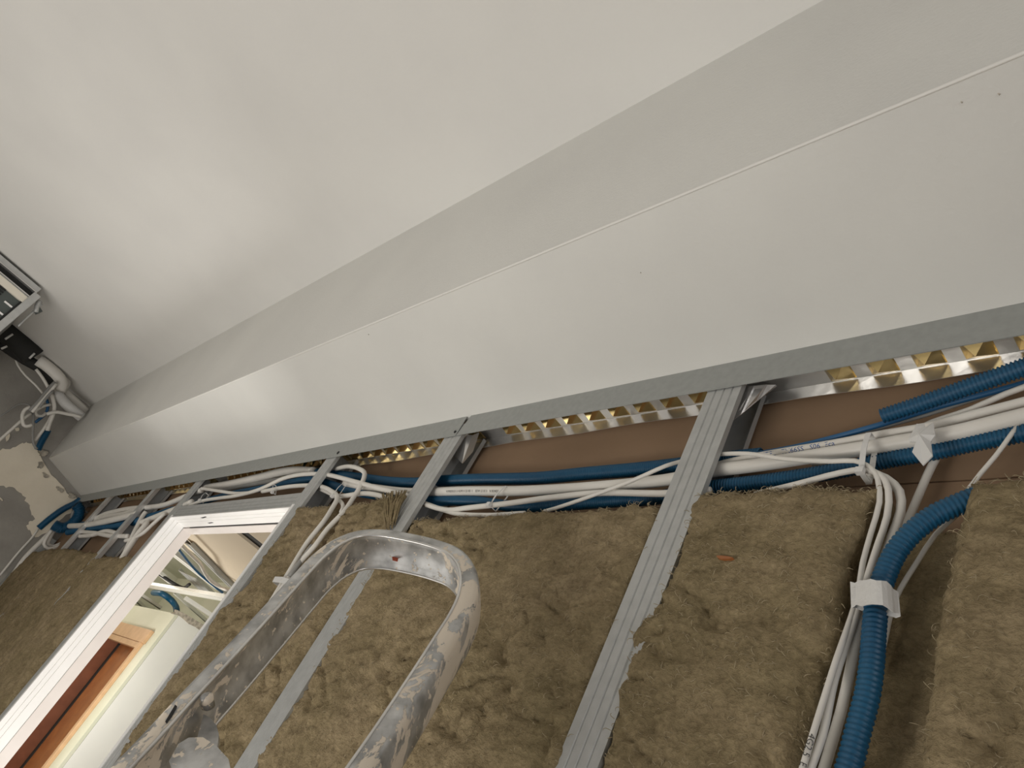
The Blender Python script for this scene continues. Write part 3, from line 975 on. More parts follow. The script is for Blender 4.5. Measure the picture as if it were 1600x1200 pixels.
t = tube('blue_conduit', [(-7.4859,2.0459,2.5100),(-7.2116,2.0531,2.5100),(-7.2297,2.1451,2.5100),(-7.1607,2.1920,2.4800),(-7.0812,2.2001,2.4400)], 0.026, M['conduit'], None, 10, 0.05)
tag(t, 'curved blue conduit dropping to the wall top in the next room', 'conduit')
t = tube('black_cable', [(-6.5323,1.7024,2.5250),(-6.5245,1.7819,2.5250),(-6.4979,1.8608,2.5250),(-6.4306,1.9099,2.5250),(-6.0964,1.8427,2.5250)], 0.013, M['dark'], None, 8, 0.05)
tag(t, 'black cable drooping between ceiling profiles of the next room', 'cable')
t = tube('blue_cable', [(-5.1322,1.3392,2.5100),(-5.2599,1.4609,2.5100),(-5.3865,1.5972,2.5100),(-5.4494,1.7375,2.5100),(-5.4713,1.8800,2.5100)], 0.008, M['blue_cable'], None, 8, 0.05)
tag(t, 'thin blue cable slung under the wide profile of the next room', 'cable')
t = tube('white_cable', [(-4.9354,1.2908,2.5000),(-5.0095,1.4133,2.5000),(-5.0608,1.4981,2.5000),(-5.2184,1.6121,2.5000),(-5.3214,1.7145,2.5000),(-5.3020,1.7893,2.5000),(-5.1994,1.8119,2.5000)], 0.012, M['cable'], None, 8, 0.05)
tag(t, 'white cable hanging along the cream board edge of the next room', 'cable')

# ---------------------------------------------------------------- conduits in the wall cavity
RC = M['conduit']


def conduit(path, r, label, **k):
    o = corrugated('corrugated_conduit', path, r, RC, None, **k)
    return tag(o, label, 'conduit')


conduit([(-1.8934,0.6170,2.2513),(-1.8068,0.6170,2.2413),(-1.7232,0.6170,2.2296),(-1.5356,0.6170,2.2017),(-1.3746,0.6170,2.1762),(-1.2561,0.6170,2.1637),(-1.1685,0.6170,2.1615),(-1.0673,0.6170,2.1564),(-0.8929,0.6170,2.1448),(-0.7871,0.6170,2.1446),(-0.6936,0.6170,2.1432),(-0.6379,0.6170,2.1435),(-0.5768,0.6170,2.1450),(-0.5298,0.6170,2.1463),(-0.4943,0.6170,2.1464)], 0.0102, 'blue corrugated conduit running highest behind the two studs, one end open at the left', pitch=0.0036)
conduit([(-3.9153,0.6130,2.1299),(-3.3225,0.6130,2.1179),(-2.8174,0.6130,2.1454),(-2.4882,0.6130,2.1730),(-2.2464,0.6130,2.1936),(-2.0775,0.6130,2.1988),(-1.9207,0.6130,2.2052),(-1.7525,0.6130,2.2087),(-1.6227,0.6130,2.1830),(-1.5112,0.6130,2.1586),(-1.3369,0.6130,2.1307),(-1.1846,0.6130,2.1128),(-1.0230,0.6130,2.1027),(-0.9131,0.6130,2.0869),(-0.8169,0.6130,2.0835),(-0.7223,0.6130,2.0857),(-0.6278,0.6130,2.0869),(-0.5528,0.6130,2.0974),(-0.4712,0.6130,2.1020),(-0.3962,0.6130,2.1094),(-0.3303,0.6130,2.1212),(-0.2961,0.6130,2.1257),(-0.2596,0.6130,2.1328),(-0.2168,0.6130,2.1398),(-0.1773,0.6130,2.1502)], 0.0092, 'long blue corrugated conduit running lowest, just above the wool slabs', pitch=0.0039)
conduit([(-0.3467,0.5980,2.1694),(-0.3077,0.5980,2.1809),(-0.2608,0.5980,2.1968),(-0.2168,0.5980,2.2117),(-0.1857,0.5980,2.2231)], 0.0082, 'thick blue corrugated conduit with cut open end at upper right', pitch=0.0040, taper=0.0101)
conduit([(-0.2370,0.5920,2.0527),(-0.2500,0.5880,2.0412),(-0.2689,0.5830,2.0249),(-0.2848,0.5800,2.0036),(-0.2954,0.5800,1.9832),(-0.3012,0.5800,1.9579),(-0.3031,0.5800,1.9373),(-0.3017,0.5800,1.9139),(-0.2972,0.5800,1.8736),(-0.2961,0.5800,1.8479),(-0.2977,0.5800,1.8215),(-0.2992,0.5800,1.7913),(-0.3022,0.5800,1.7655),(-0.3062,0.5800,1.7286)], 0.0098, 'thick blue corrugated conduit bending down through the gap between wool slabs', pitch=0.0046, depth=0.11, seg=18)

# ---------------------------------------------------------------- cables
NC = 'white cable runs inside the wall cavity'


def cable(path, r, label, m='cable', name='white_cable', seg=10, group=None):
    o = tube(name, path, r, M[m], None, seg)
    return tag(o, label, 'cable', group)


cable([(-2.5542,0.6080,2.2298),(-2.4443,0.6080,2.2325),(-2.3364,0.6080,2.2322),(-2.1096,0.6080,2.2407),(-1.9642,0.6080,2.2484),(-1.8690,0.6080,2.2440),(-1.7607,0.6080,2.2298)], 0.0116, 'thick white cable entering the left open end of the highest conduit')
cable([(-2.4096,0.6180,2.2227),(-2.1670,0.6180,2.2274),(-1.9223,0.6180,2.2286)], 0.008, 'grey sheath lying under the thick white cable left of the door stud', 'cable_grey', 'grey_cable')
w2 = [(-1.5258,0.6030,2.1715),(-1.3931,0.6030,2.1496),(-1.2286,0.6030,2.1273),(-1.0476,0.6030,2.1184),(-0.8950,0.6030,2.1083),(-0.7550,0.6030,2.1048),(-0.6139,0.6030,2.1074),(-0.5467,0.6030,2.1161),(-0.4817,0.6030,2.1197),(-0.3954,0.6030,2.1273),(-0.3410,0.6030,2.1314),(-0.3282,0.6030,2.1333),(-0.2797,0.6030,2.1378),(-0.2146,0.6030,2.1515),(-0.1749,0.6030,2.1589)]
c_w2 = cable(w2, 0.0083, 'thick white cable with fine black print, running between the two long conduits')
lettering('printed_lettering', 'VUMBERGO LI HDMI H 35/185 11    BDW LE OE II    N BUNDS', w2, 0.435, 0.0056, 0.0083, M['print_black'], c_w2, (0.75, -0.5, -0.45), (0, 0, 1))
w1 = [(-0.5738,0.6060,2.1148),(-0.5481,0.6060,2.1258),(-0.5063,0.6060,2.1336),(-0.4651,0.6060,2.1379),(-0.4003,0.6060,2.1434),(-0.3453,0.6060,2.1497),(-0.3008,0.6060,2.1538),(-0.2546,0.6060,2.1644),(-0.2168,0.6060,2.1727),(-0.1764,0.6060,2.1828)]
c_w1 = cable(w1, 0.0051, 'white cable with blue print, uppermost of the cables right of the nearest stud')
lettering('printed_lettering', 'IMNTEL   7N66SS   S06  Eca', w1, 0.083, 0.0085, 0.0051, M['print_blue'], c_w1, (0.4, -0.7, -0.45), (0, 0, 1))
cable([(-1.1451,0.5960,2.0905),(-1.0529,0.5960,2.0724),(-1.0064,0.5960,2.0744),(-0.9068,0.5960,2.0786),(-0.8033,0.5960,2.0851),(-0.7101,0.5960,2.0873),(-0.5978,0.5960,2.0792),(-0.5318,0.5960,2.0798)], 0.0045, 'medium white cable crossing low between the studs under the printed cable')
cable([(-1.1650,0.5980,2.0988),(-1.1013,0.5980,2.0829),(-1.0322,0.5980,2.0665),(-0.9423,0.5980,2.0593),(-0.8518,0.5980,2.0596)], 0.0038, 'thin white cable dipping onto the top of the large wool slab')
w4 = [(-0.8058,0.5940,2.0583),(-0.7855,0.5920,2.0605),(-0.7141,0.5880,2.0770),(-0.6528,0.5880,2.0987),(-0.6094,0.5890,2.1190),(-0.5999,0.5980,2.1318),(-0.5741,0.6000,2.1392),(-0.5403,0.5940,2.1346),(-0.4902,0.5880,2.1249),(-0.4408,0.5880,2.1117),(-0.3831,0.5880,2.1020),(-0.3588,0.5880,2.1003),(-0.3449,0.5880,2.0929),(-0.3338,0.5880,2.0812),(-0.3281,0.5880,2.0663),(-0.3238,0.5880,2.0450),(-0.3255,0.5880,2.0100),(-0.3270,0.5880,1.9760),(-0.3255,0.5880,1.9524),(-0.3257,0.5880,1.9328),(-0.3250,0.5820,1.9027),(-0.3224,0.5720,1.8715),(-0.3234,0.5660,1.8158),(-0.3250,0.5640,1.7781),(-0.3264,0.5620,1.7469),(-0.3353,0.5600,1.6993)]
c_w4 = cable(w4, 0.0027, 'thin white cable arching over the nearest stud and down beside the wool slab')
arc = 0.0
sp4 = smooth_path(w4, 0.01)
for a, b in zip(sp4, sp4[1:]):
    arc += (b - a).length
    if b.z < 1.805:
        break
lettering('printed_lettering', '4G2.5  E', w4, arc, 0.0075, 0.0040, M['print_black'], c_w4, (0.4, -0.8, -0.3), (1, 0, 0))
cable([(-0.4692,0.5960,2.0702),(-0.4140,0.5900,2.0767),(-0.3726,0.5900,2.0870),(-0.3476,0.5900,2.0890),(-0.3302,0.5900,2.0808),(-0.3190,0.5900,2.0617),(-0.3149,0.5900,2.0296),(-0.3178,0.5900,1.9985),(-0.3210,0.5900,1.9639),(-0.3229,0.5900,1.9342),(-0.3229,0.5840,1.8962),(-0.3224,0.5760,1.8556),(-0.3199,0.5720,1.8066),(-0.3220,0.5700,1.7816),(-0.3239,0.5700,1.7511),(-0.3330,0.5680,1.7031)], 0.0033, 'white cable second from the left in the bundle beside the blue conduit bend')
cable([(-0.4310,0.6260,2.1372),(-0.3967,0.6220,2.1267),(-0.3588,0.6100,2.1027),(-0.3286,0.6000,2.0838),(-0.3135,0.6000,2.0668),(-0.3085,0.6000,2.0420),(-0.3121,0.6000,2.0127),(-0.3150,0.5990,1.9873),(-0.3206,0.5980,1.9559),(-0.3214,0.5940,1.9085),(-0.3189,0.5900,1.8707),(-0.3248,0.6000,1.8403),(-0.3272,0.6000,1.8087),(-0.3285,0.6000,1.7930),(-0.3338,0.6000,1.7570),(-0.3432,0.6000,1.7171)], 0.0045, 'thickest pinkish white cable, against the blue conduit bend')
cable([(-0.2879,0.6220,2.1501),(-0.2985,0.6220,2.1135),(-0.3067,0.6220,2.0724),(-0.3124,0.6220,2.0419),(-0.3188,0.6220,2.0066),(-0.3201,0.6220,1.9785)], 0.0041, 'white cable crossing the brown board behind the conduit bend')
cable([(-0.2202,0.6060,2.1430),(-0.2355,0.6060,2.1081),(-0.2464,0.6060,2.0878),(-0.2562,0.6010,2.0587),(-0.2610,0.5940,2.0413)], 0.0022, 'thin white cable feeding into the end of the conduit bend')
cable([(-0.2574,0.6020,2.0415),(-0.2749,0.6020,2.0173),(-0.2870,0.6020,1.9865),(-0.2966,0.6020,1.9597),(-0.3006,0.6020,1.9402),(-0.3014,0.6020,1.9153),(-0.3023,0.6020,1.8740)], 0.0023, 'thin white cable to the right of the conduit bend, running under the tape')
cable([(-0.4999,0.6120,2.1449),(-0.4479,0.6120,2.1506),(-0.4135,0.6120,2.1568),(-0.3487,0.6120,2.1719),(-0.3101,0.6180,2.1902),(-0.2620,0.6180,2.2012),(-0.2227,0.6180,2.2100),(-0.1909,0.6180,2.2194)], 0.0033, 'slim blue cable alongside the thick cut conduit', 'blue_cable', 'blue_cable')
cable([(-0.4185,0.6220,2.1582),(-0.3562,0.6220,2.1752),(-0.3111,0.6220,2.1866),(-0.2633,0.6220,2.2015),(-0.2129,0.6220,2.2107)], 0.0021, 'slim grey cable below the slim blue one', 'cable_grey', 'grey_cable')
cable([(-0.3101,0.6120,2.1595),(-0.3008,0.6120,2.1652),(-0.2659,0.6120,2.1769),(-0.2363,0.6120,2.1923),(-0.2096,0.6120,2.2023)], 0.0032, 'short white cable rising from the crumpled white tape to upper right')
# cables over the doorway
cable([(-2.4924,0.5920,2.2157),(-2.3152,0.5920,2.1937),(-2.1316,0.5920,2.1725),(-2.0355,0.5920,2.1686)], 0.0048, 'thin white cable slanting down across the blue conduit left of the doorway head')
cable([(-2.4623,0.5900,2.1442),(-2.3792,0.5900,2.1572),(-2.2282,0.5900,2.1607),(-2.1235,0.5900,2.1614),(-1.9762,0.5900,2.1740),(-1.8692,0.5900,2.2020),(-1.7840,0.5900,2.2072),(-1.6425,0.5900,2.1969),(-1.4627,0.5900,2.1617),(-1.3513,0.5900,2.1382),(-1.2562,0.5900,2.1190),(-1.1920,0.5900,2.1045)], 0.0051, 'thin white cable weaving over the blue conduits above the doorway')
cable([(-1.9493,0.5920,2.1674),(-1.7841,0.5920,2.1725),(-1.6645,0.5980,2.1705),(-1.5282,0.5860,2.1370),(-1.4733,0.5860,2.1145),(-1.4527,0.5820,2.0803),(-1.4366,0.5770,2.0452),(-1.4425,0.5760,1.9928),(-1.4309,0.5760,1.9196),(-1.4217,0.5760,1.8660),(-1.4122,0.5750,1.7985),(-1.4207,0.5750,1.7209),(-1.4324,0.5750,1.6407)], 0.0052, 'white cable turning down in the wool gap, left one of the taped pair')
cable([(-1.6197,0.6000,2.2182),(-1.5728,0.5980,2.2197),(-1.4759,0.5880,2.1967),(-1.4270,0.5880,2.1763),(-1.4094,0.5880,2.1424),(-1.4056,0.5880,2.1122),(-1.3862,0.5800,2.0696),(-1.3912,0.5740,2.0247),(-1.3925,0.5730,1.9831),(-1.4076,0.5730,1.9415),(-1.4094,0.5740,1.8920),(-1.4118,0.5760,1.8257),(-1.4117,0.5760,1.7414),(-1.4154,0.5760,1.6558)], 0.0051, 'white cable looping over the high conduit and down, right one of the taped pair')
cable([(-1.6516,0.6000,2.1654),(-1.5620,0.6000,2.1429),(-1.4930,0.6000,2.1212),(-1.4381,0.5940,2.0953),(-1.4213,0.5900,2.0785)], 0.0043, 'short white cable hooked behind the taped pair')
cable([(-1.5118,0.5980,2.1277),(-1.4578,0.5980,2.1297),(-1.4006,0.5980,2.1312),(-1.3428,0.5980,2.1243),(-1.2729,0.5980,2.1092)], 0.0053, 'short white cable vanishing behind the twisted wool corner')
cable([(-1.4040,0.5725,1.9842),(-1.4058,0.5725,1.9471),(-1.4088,0.5730,1.9112)], 0.0050, 'dark grey sleeve strip on the taped pair of cables', 'cable_grey', 'grey_cable')
# cables left of the doorway
cable([(-3.6712,0.5980,2.1060),(-3.6651,0.5980,2.1225),(-3.5696,0.5980,2.1528),(-3.4051,0.5980,2.1661),(-3.1553,0.5980,2.1711),(-2.9724,0.5980,2.1659),(-2.7626,0.5980,2.1700),(-2.6074,0.5980,2.1964),(-2.5011,0.5980,2.2132)], 0.009, 'upper white cable curving out of the tangle left of the doorway')
cable([(-3.7068,0.6060,2.1161),(-3.5185,0.6060,2.1439),(-3.2085,0.6060,2.1520),(-3.1161,0.6060,2.1664)], 0.013, 'thick pinkish cable second from top in the tangle left of the doorway')
cable([(-3.9743,0.5900,2.1003),(-3.7088,0.5900,2.0977),(-3.4122,0.5900,2.1065),(-3.1690,0.5900,2.1207),(-2.9877,0.5900,2.1318)], 0.012, 'white cable with a rounded end cap beside the end wall')
cable([(-3.6356,0.5920,2.0647),(-3.3693,0.5920,2.0544),(-3.1371,0.5920,2.0398),(-2.8708,0.5920,2.0342)], 0.008, 'thin white cable lowest in the tangle above the dark wool')
cable([(-3.5967,0.5920,2.0415),(-3.3939,0.5920,2.0456),(-3.2437,0.5920,2.0616),(-3.0254,0.5920,2.0469)], 0.008, 'thin white cable crossing the lowest one above the dark wool')
cable([(-2.8791,0.5860,2.1331),(-2.8766,0.5860,2.1192),(-2.8486,0.5860,2.0883),(-2.7925,0.5860,2.0343),(-2.7352,0.5900,1.9710),(-2.7083,0.5920,1.9408)], 0.008, 'white cable dropping steeply behind the dark wool, left of two')
cable([(-2.7462,0.5840,2.0815),(-2.7356,0.5840,2.0708),(-2.7329,0.5840,2.0424),(-2.7178,0.5900,1.9613),(-2.6925,0.5920,1.9290)], 0.010, 'white cable dropping steeply behind the dark wool, right of two')
cable([(-2.8450,0.5900,2.0885),(-2.6929,0.5900,2.1156),(-2.5976,0.5900,2.1326),(-2.5069,0.5900,2.1488),(-2.4685,0.5900,2.1594)], 0.009, 'white cable passing behind the door stud towards the tangle')
cable([(-2.6170,0.5820,2.1146),(-2.6493,0.5820,2.0749),(-2.6722,0.5820,2.0401),(-2.7573,0.5820,2.0157),(-2.8067,0.5820,2.0083)], 0.006, 'thin pale cable curling in front of the door stud')
cable([(-4.2000,0.5814,2.2356),(-4.2000,0.5885,2.2025),(-4.2000,0.5978,2.1713),(-4.2000,0.6182,2.1523),(-4.2000,0.6460,2.1538)], 0.007, 'thin grey cable looped at the track end', 'cable_grey', 'grey_cable')
cable([(-4.1800,0.5786,2.2325),(-4.1800,0.6143,2.2211),(-4.1800,0.6443,2.2206),(-4.1800,0.6705,2.2247)], 0.006, 'thin grey cable curling under the golden dimples at the end', 'cable_grey', 'grey_cable')
cable([(-4.1900,0.5804,2.0906),(-4.1900,0.5910,2.0468),(-4.1900,0.6061,2.0139),(-4.1900,0.6293,2.0195),(-4.1900,0.6453,2.0453),(-4.1900,0.6635,2.0693)], 0.007, 'pale cable loop, upper of two over the end of the dark wool')
cable([(-4.1600,0.5694,2.0709),(-4.1600,0.5758,2.0284),(-4.1600,0.5869,2.0003),(-4.1600,0.6133,1.9939),(-4.1600,0.6373,2.0180),(-4.1600,0.6511,2.0422)], 0.008, 'pale cable loop, lower of two over the end of the dark wool')
cable([(-4.2500,0.5870,2.1080),(-4.2500,0.5838,2.0312),(-4.2500,0.5791,1.9193),(-4.2500,0.5917,1.8294),(-4.2500,0.6001,1.7461)], 0.012, 'long pale pipe slanting down along the end wall corner')
cable([(-4.1800,0.6300,1.9804),(-4.1800,0.6002,1.9173),(-4.1800,0.5939,1.8677),(-4.1800,0.5964,1.7909),(-4.1800,0.5980,1.6989)], 0.016, 'thicker pale pipe slanting down beside the dark wool')
cable([(-4.2700,0.5349,2.0516),(-4.2700,0.5416,2.0048),(-4.2700,0.5429,1.9260),(-4.2700,0.5527,1.8026)], 0.005, 'thin pale bead line down the end wall')
conduit([(-4.2300,0.5300,2.0510),(-4.2300,0.5385,2.1168),(-4.2300,0.5534,2.1811),(-4.2300,0.5745,2.2319),(-4.2300,0.5798,2.2595)], 0.016, 'dark blue conduit stub lying along the plaster patch edge', seg=10)
conduit([(-4.1500,0.5584,2.0884),(-4.1500,0.5918,2.0944),(-4.1500,0.6139,2.1217),(-4.1500,0.6165,2.1759),(-4.1500,0.5948,2.2089),(-4.1500,0.5676,2.2150)], 0.026, 'coiled dark blue conduit in the corner by the end wall', seg=10)
conduit([(-3.9956,0.6060,2.0768),(-3.8449,0.6060,2.0849),(-3.5170,0.6060,2.0889),(-3.1933,0.6060,2.0945),(-2.8893,0.6060,2.1207),(-2.6681,0.6060,2.1476)], 0.013, 'dark blue conduit under the capped white cable near the end wall', seg=10)

# ---------------------------------------------------------------- ties and tapes


def tie(a, b, yf, yb, label, w_=0.0035, m='tape'):
    o = empty('cable_tie', label, 'cable tie')
    lp = loop_points(a, b, yf, yb, 0.003)
    d = (Vector(b) - Vector(a))
    wd = Vector((0, 1, 0)).cross(d).normalized()
    band('strap', lp, wd, w_, M[m], o, 0.0010)
    q = Vector(b)
    bx = MB().box(q.x - 0.004, q.x + 0.004, yf - 0.006, yf, q.z - 0.004, q.z + 0.003)
    bx.build('lock', M[m], o)
    return o


pts = [(-0.3497,0.5860,2.1349),(-0.3473,0.5860,2.0824)]
tie(pts[0], pts[1], 0.586, 0.604, 'translucent tie strap round the cable run, right of the nearest stud', 0.006)
pts = [(-0.9248,0.5920,2.1107),(-0.9368,0.5920,2.0733)]
tie(pts[0], pts[1], 0.592, 0.606, 'white tie round the printed cable between the two studs', 0.003)
pts = [(-1.4900,0.5840,2.1538),(-1.4907,0.5840,2.1174)]
tie(pts[0], pts[1], 0.584, 0.592, 'thin white tie by the bend over the doorway stud', 0.002)
pts = [(-2.3836,0.5840,2.1846),(-2.3722,0.5840,2.1546)]
tie(pts[0], pts[1], 0.584, 0.596, 'thin white tie at the left end of the doorway head', 0.003)
pts = [(-1.8873,0.5860,2.1815),(-1.8492,0.5860,2.1521)]
tie(pts[0], pts[1], 0.586, 0.594, 'thin white tie over the middle of the doorway head', 0.002)

wtape = [(0.5685 + 0, p) for p in ()]
tp = [(-0.3227,0.5740,1.9342),(-0.3167,0.5700,1.9326),(-0.3102,0.5660,1.9310),(-0.3039,0.5620,1.9297),(-0.2982,0.5590,1.9286),(-0.2931,0.5575,1.9276),(-0.2891,0.5580,1.9273),(-0.2867,0.5620,1.9279),(-0.2857,0.5670,1.9287),(-0.2868,0.5730,1.9301)]
lp = [Vector(q) for q in tp] + [Vector((q[0], 0.580, q[2] + 0.003)) for q in reversed(tp)]
o = band('tape_wrap', lp, (-0.25, 0.05, 1), 0.025, M['tape'], None, 0.0012, True, 0.12, 2)
tag(o, 'white tape wrapped round the blue conduit bend and white cables', 'tape')
e_ = [(-0.3217,0.5700,1.9381),(-0.3141,0.5700,1.9398),(-0.3106,0.5700,1.9267),(-0.3196,0.5700,1.9248),(-0.3181,0.5700,1.9313)]
patch('tape_end', e_, (0, -0.0008, 0), M['tape'], o)
cr = [(-0.3026,0.5860,2.1409),(-0.2952,0.5860,2.1398),(-0.2912,0.5820,2.1306),(-0.2878,0.5880,2.1420),(-0.2809,0.5820,2.1191),(-0.2850,0.5840,2.1132),(-0.2790,0.5800,2.0915),(-0.2881,0.5840,2.0840),(-0.2985,0.5800,2.0985),(-0.2987,0.5850,2.1158),(-0.3071,0.5880,2.1195),(-0.3078,0.5870,2.1230),(-0.3031,0.5840,2.1324)]
v = [Vector(q) for q in cr]
cen = sum(v, Vector()) / len(v) + Vector((0, -0.006, 0))
n = len(v)
vv = v + [cen] + [q + Vector((0, 0.0015, 0)) for q in v] + [cen + Vector((0, 0.002, 0))]
ff = [(i, (i + 1) % n, n) for i in range(n)] + [(n + 1 + (i + 1) % n, n + 1 + i, 2 * n + 1) for i in range(n)] + [((i + 1) % n, i, n + 1 + i, n + 1 + (i + 1) % n) for i in range(n)]
o = link('tape_wrap', vv, ff, M['tape'])
tag(o, 'crumpled white tape on the cable run at upper right', 'tape')
tp = [(-1.4533,0.5670,1.9012),(-1.4186,0.5670,1.9011),(-1.3701,0.5670,1.8961)]
lp = [Vector(q) for q in tp] + [Vector((q[0], 0.586, q[2])) for q in reversed(tp)]
o = band('tape_wrap', lp, (-0.35, 0, 1), 0.014, M['tape'], None, 0.001, True, 0.15, 4)
tag(o, 'small white tape tab round the cable pair right of the doorway', 'tape')

# ---------------------------------------------------------------- air conditioner on the end wall
ac = empty('air_conditioner', 'open ducted air conditioning unit hanging under the ceiling at the end wall', 'air conditioner')
AX = -3.30
box('casing', M['zinc'], AX - 0.9, AX - 0.05, -0.95, -0.192, 2.27, 2.630, ac)
box('top_channel', M['zinc'], AX - 0.03, AX - 0.010, -0.95, -0.188, 2.6155, 2.637, ac)
box('top_channel_lip', M['shiny'], AX - 0.03, AX - 0.006, -0.95, -0.188, 2.612, 2.6152, ac)
box('gap', M['dark'], AX - 0.05, AX - 0.035, -0.95, -0.190, 2.589, 2.612, ac)
box('inner_rail', M['shiny'], AX - 0.03, AX - 0.014, -0.95, -0.190, 2.5845, 2.589, ac)
box('inner_rail', M['zinc'], AX - 0.03, AX - 0.016, -0.95, -0.190, 2.579, 2.584, ac)
box('filter_strip', M['ac_cream'], AX - 0.03, AX - 0.010, -0.95, -0.191, 2.551, 2.5785, ac)
box('rear_plate', M['ac_dark'], AX - 0.045, AX - 0.022, -0.95, -0.190, 2.27, 2.5505, ac)
box('side_channel', M['zinc'], AX - 0.02, AX - 0.004, -0.195, -0.167, 2.27, 2.6115, ac, 0.002)
box('side_channel_edge', M['dark'], AX - 0.021, AX - 0.012, -0.203, -0.1955, 2.27, 2.555, ac)
for k in range(4):
    box('louvre', M['dark'], AX - 0.0215, AX - 0.016, -0.95, -0.262, 2.545 - k * 0.011, 2.550 - k * 0.011, ac)
for k in range(5):
    yy = -0.205 - 0.052 * k
    for zz in (2.514, 2.471, 2.428, 2.385):
        if zz < 2.51 or k < 1:
            box('bright_slot', M['lining'], AX - 0.0215, AX - 0.016, yy - 0.032, yy, zz - 0.003, zz + 0.003, ac)
tube('hanger_bolt', [(-3.3600,-0.1481,2.6094),(-3.3600,-0.1479,2.5832),(-3.3600,-0.1470,2.5247),(-3.3600,-0.1442,2.4838)], 0.004, M['zinc'], ac, 8, 0.03)
v, f = sweep([Vector(q) for q in [(-3.3600,-0.1477,2.5797),(-3.3600,-0.1315,2.5745)]], [0.016, 0.016], 6)
link('hanger_nut', v, f, M['ac_dark'], ac)
tube('hanger_bracket', [(-3.3500,-0.1621,2.6096),(-3.3500,-0.1543,2.5879),(-3.3500,-0.1402,2.5656)], 0.010, M['zinc'], ac, 6, 0.03)


def pipe(path, r, m, label, name, seg=12):
    o = tube(name, path, r, M[m], None, seg, 0.02)
    return tag(o, label, 'pipe' if 'pipe' in name else 'cable')


pi_ = pipe([(-4.0500,-0.2345,2.6149),(-4.0500,-0.1814,2.6183),(-4.0500,-0.1178,2.6145),(-4.0500,-0.0667,2.6102),(-4.0500,-0.0340,2.6042)], 0.052, 'black', 'fat black foam pipe cover hanging below the air conditioner', 'insulated_pipe')
for q in ([(-3.9950,-0.1660,2.5752),(-3.9950,-0.1613,2.6138)], [(-3.9950,-0.0403,2.5753),(-3.9950,-0.0419,2.6073)], [(-3.9950,-0.1467,2.5321),(-3.9950,-0.1392,2.5563)]):
    tube('tie_strap', q, 0.005, M['tape'], pi_, 6)
pj = pipe([(-4.1500,-0.2115,2.6838),(-4.1500,-0.1773,2.6838),(-4.1500,-0.1347,2.6788),(-4.1500,-0.0999,2.6788)], 0.026, 'black', 'ribbed black pipe end above the fat black foam cover', 'insulated_pipe')
for q in ([(-4.1200,-0.1690,2.6566),(-4.1200,-0.1674,2.6892)], [(-4.1200,-0.1386,2.6571),(-4.1200,-0.1399,2.6777)], [(-4.1200,-0.1080,2.6575),(-4.1200,-0.1090,2.6741)]):
    tube('tie_strap', q, 0.006, M['cable'], pj, 6)
pipe([(-4.1000,-0.1742,2.5760),(-4.1000,-0.1107,2.5799),(-4.1000,-0.0483,2.5861),(-4.1000,0.0111,2.5970),(-4.1000,0.0542,2.5957),(-4.1000,0.1058,2.5853)], 0.026, 'black', 'long thin black foam pipe below the fat one', 'insulated_pipe')
pipe([(-4.1600,-0.0978,2.6749),(-4.1600,-0.0529,2.6759),(-4.1600,-0.0093,2.6749),(-4.1600,0.0627,2.6749),(-4.1600,0.1178,2.6620),(-4.1600,0.1489,2.6434),(-4.1600,0.1578,2.6085),(-4.1600,0.1546,2.5711)], 0.017, 'cable', 'outer white pipe curving from the air conditioner to the bulkhead', 'white_pipe')
pipe([(-4.0800,-0.0112,2.6131),(-4.0800,0.0236,2.6170),(-4.0800,0.0588,2.6169),(-4.0800,0.1064,2.6111),(-4.0800,0.1347,2.5953),(-4.0800,0.1474,2.5649)], 0.028, 'cable', 'inner thick white pipe beneath the black foam cover', 'white_pipe')
pipe([(-4.1400,0.1458,2.5674),(-4.1400,0.1864,2.5539),(-4.1400,0.2354,2.5477),(-4.1400,0.2724,2.5472),(-4.1400,0.3097,2.5467)], 0.024, 'tape', 'taped white pipe bundle entering the bulkhead, lower one', 'white_pipe')
pipe([(-4.2000,0.1595,2.6098),(-4.2000,0.1947,2.6034),(-4.2000,0.2426,2.5996),(-4.2000,0.3079,2.5937)], 0.020, 'cable', 'white pipe entering the bulkhead, upper one', 'white_pipe')
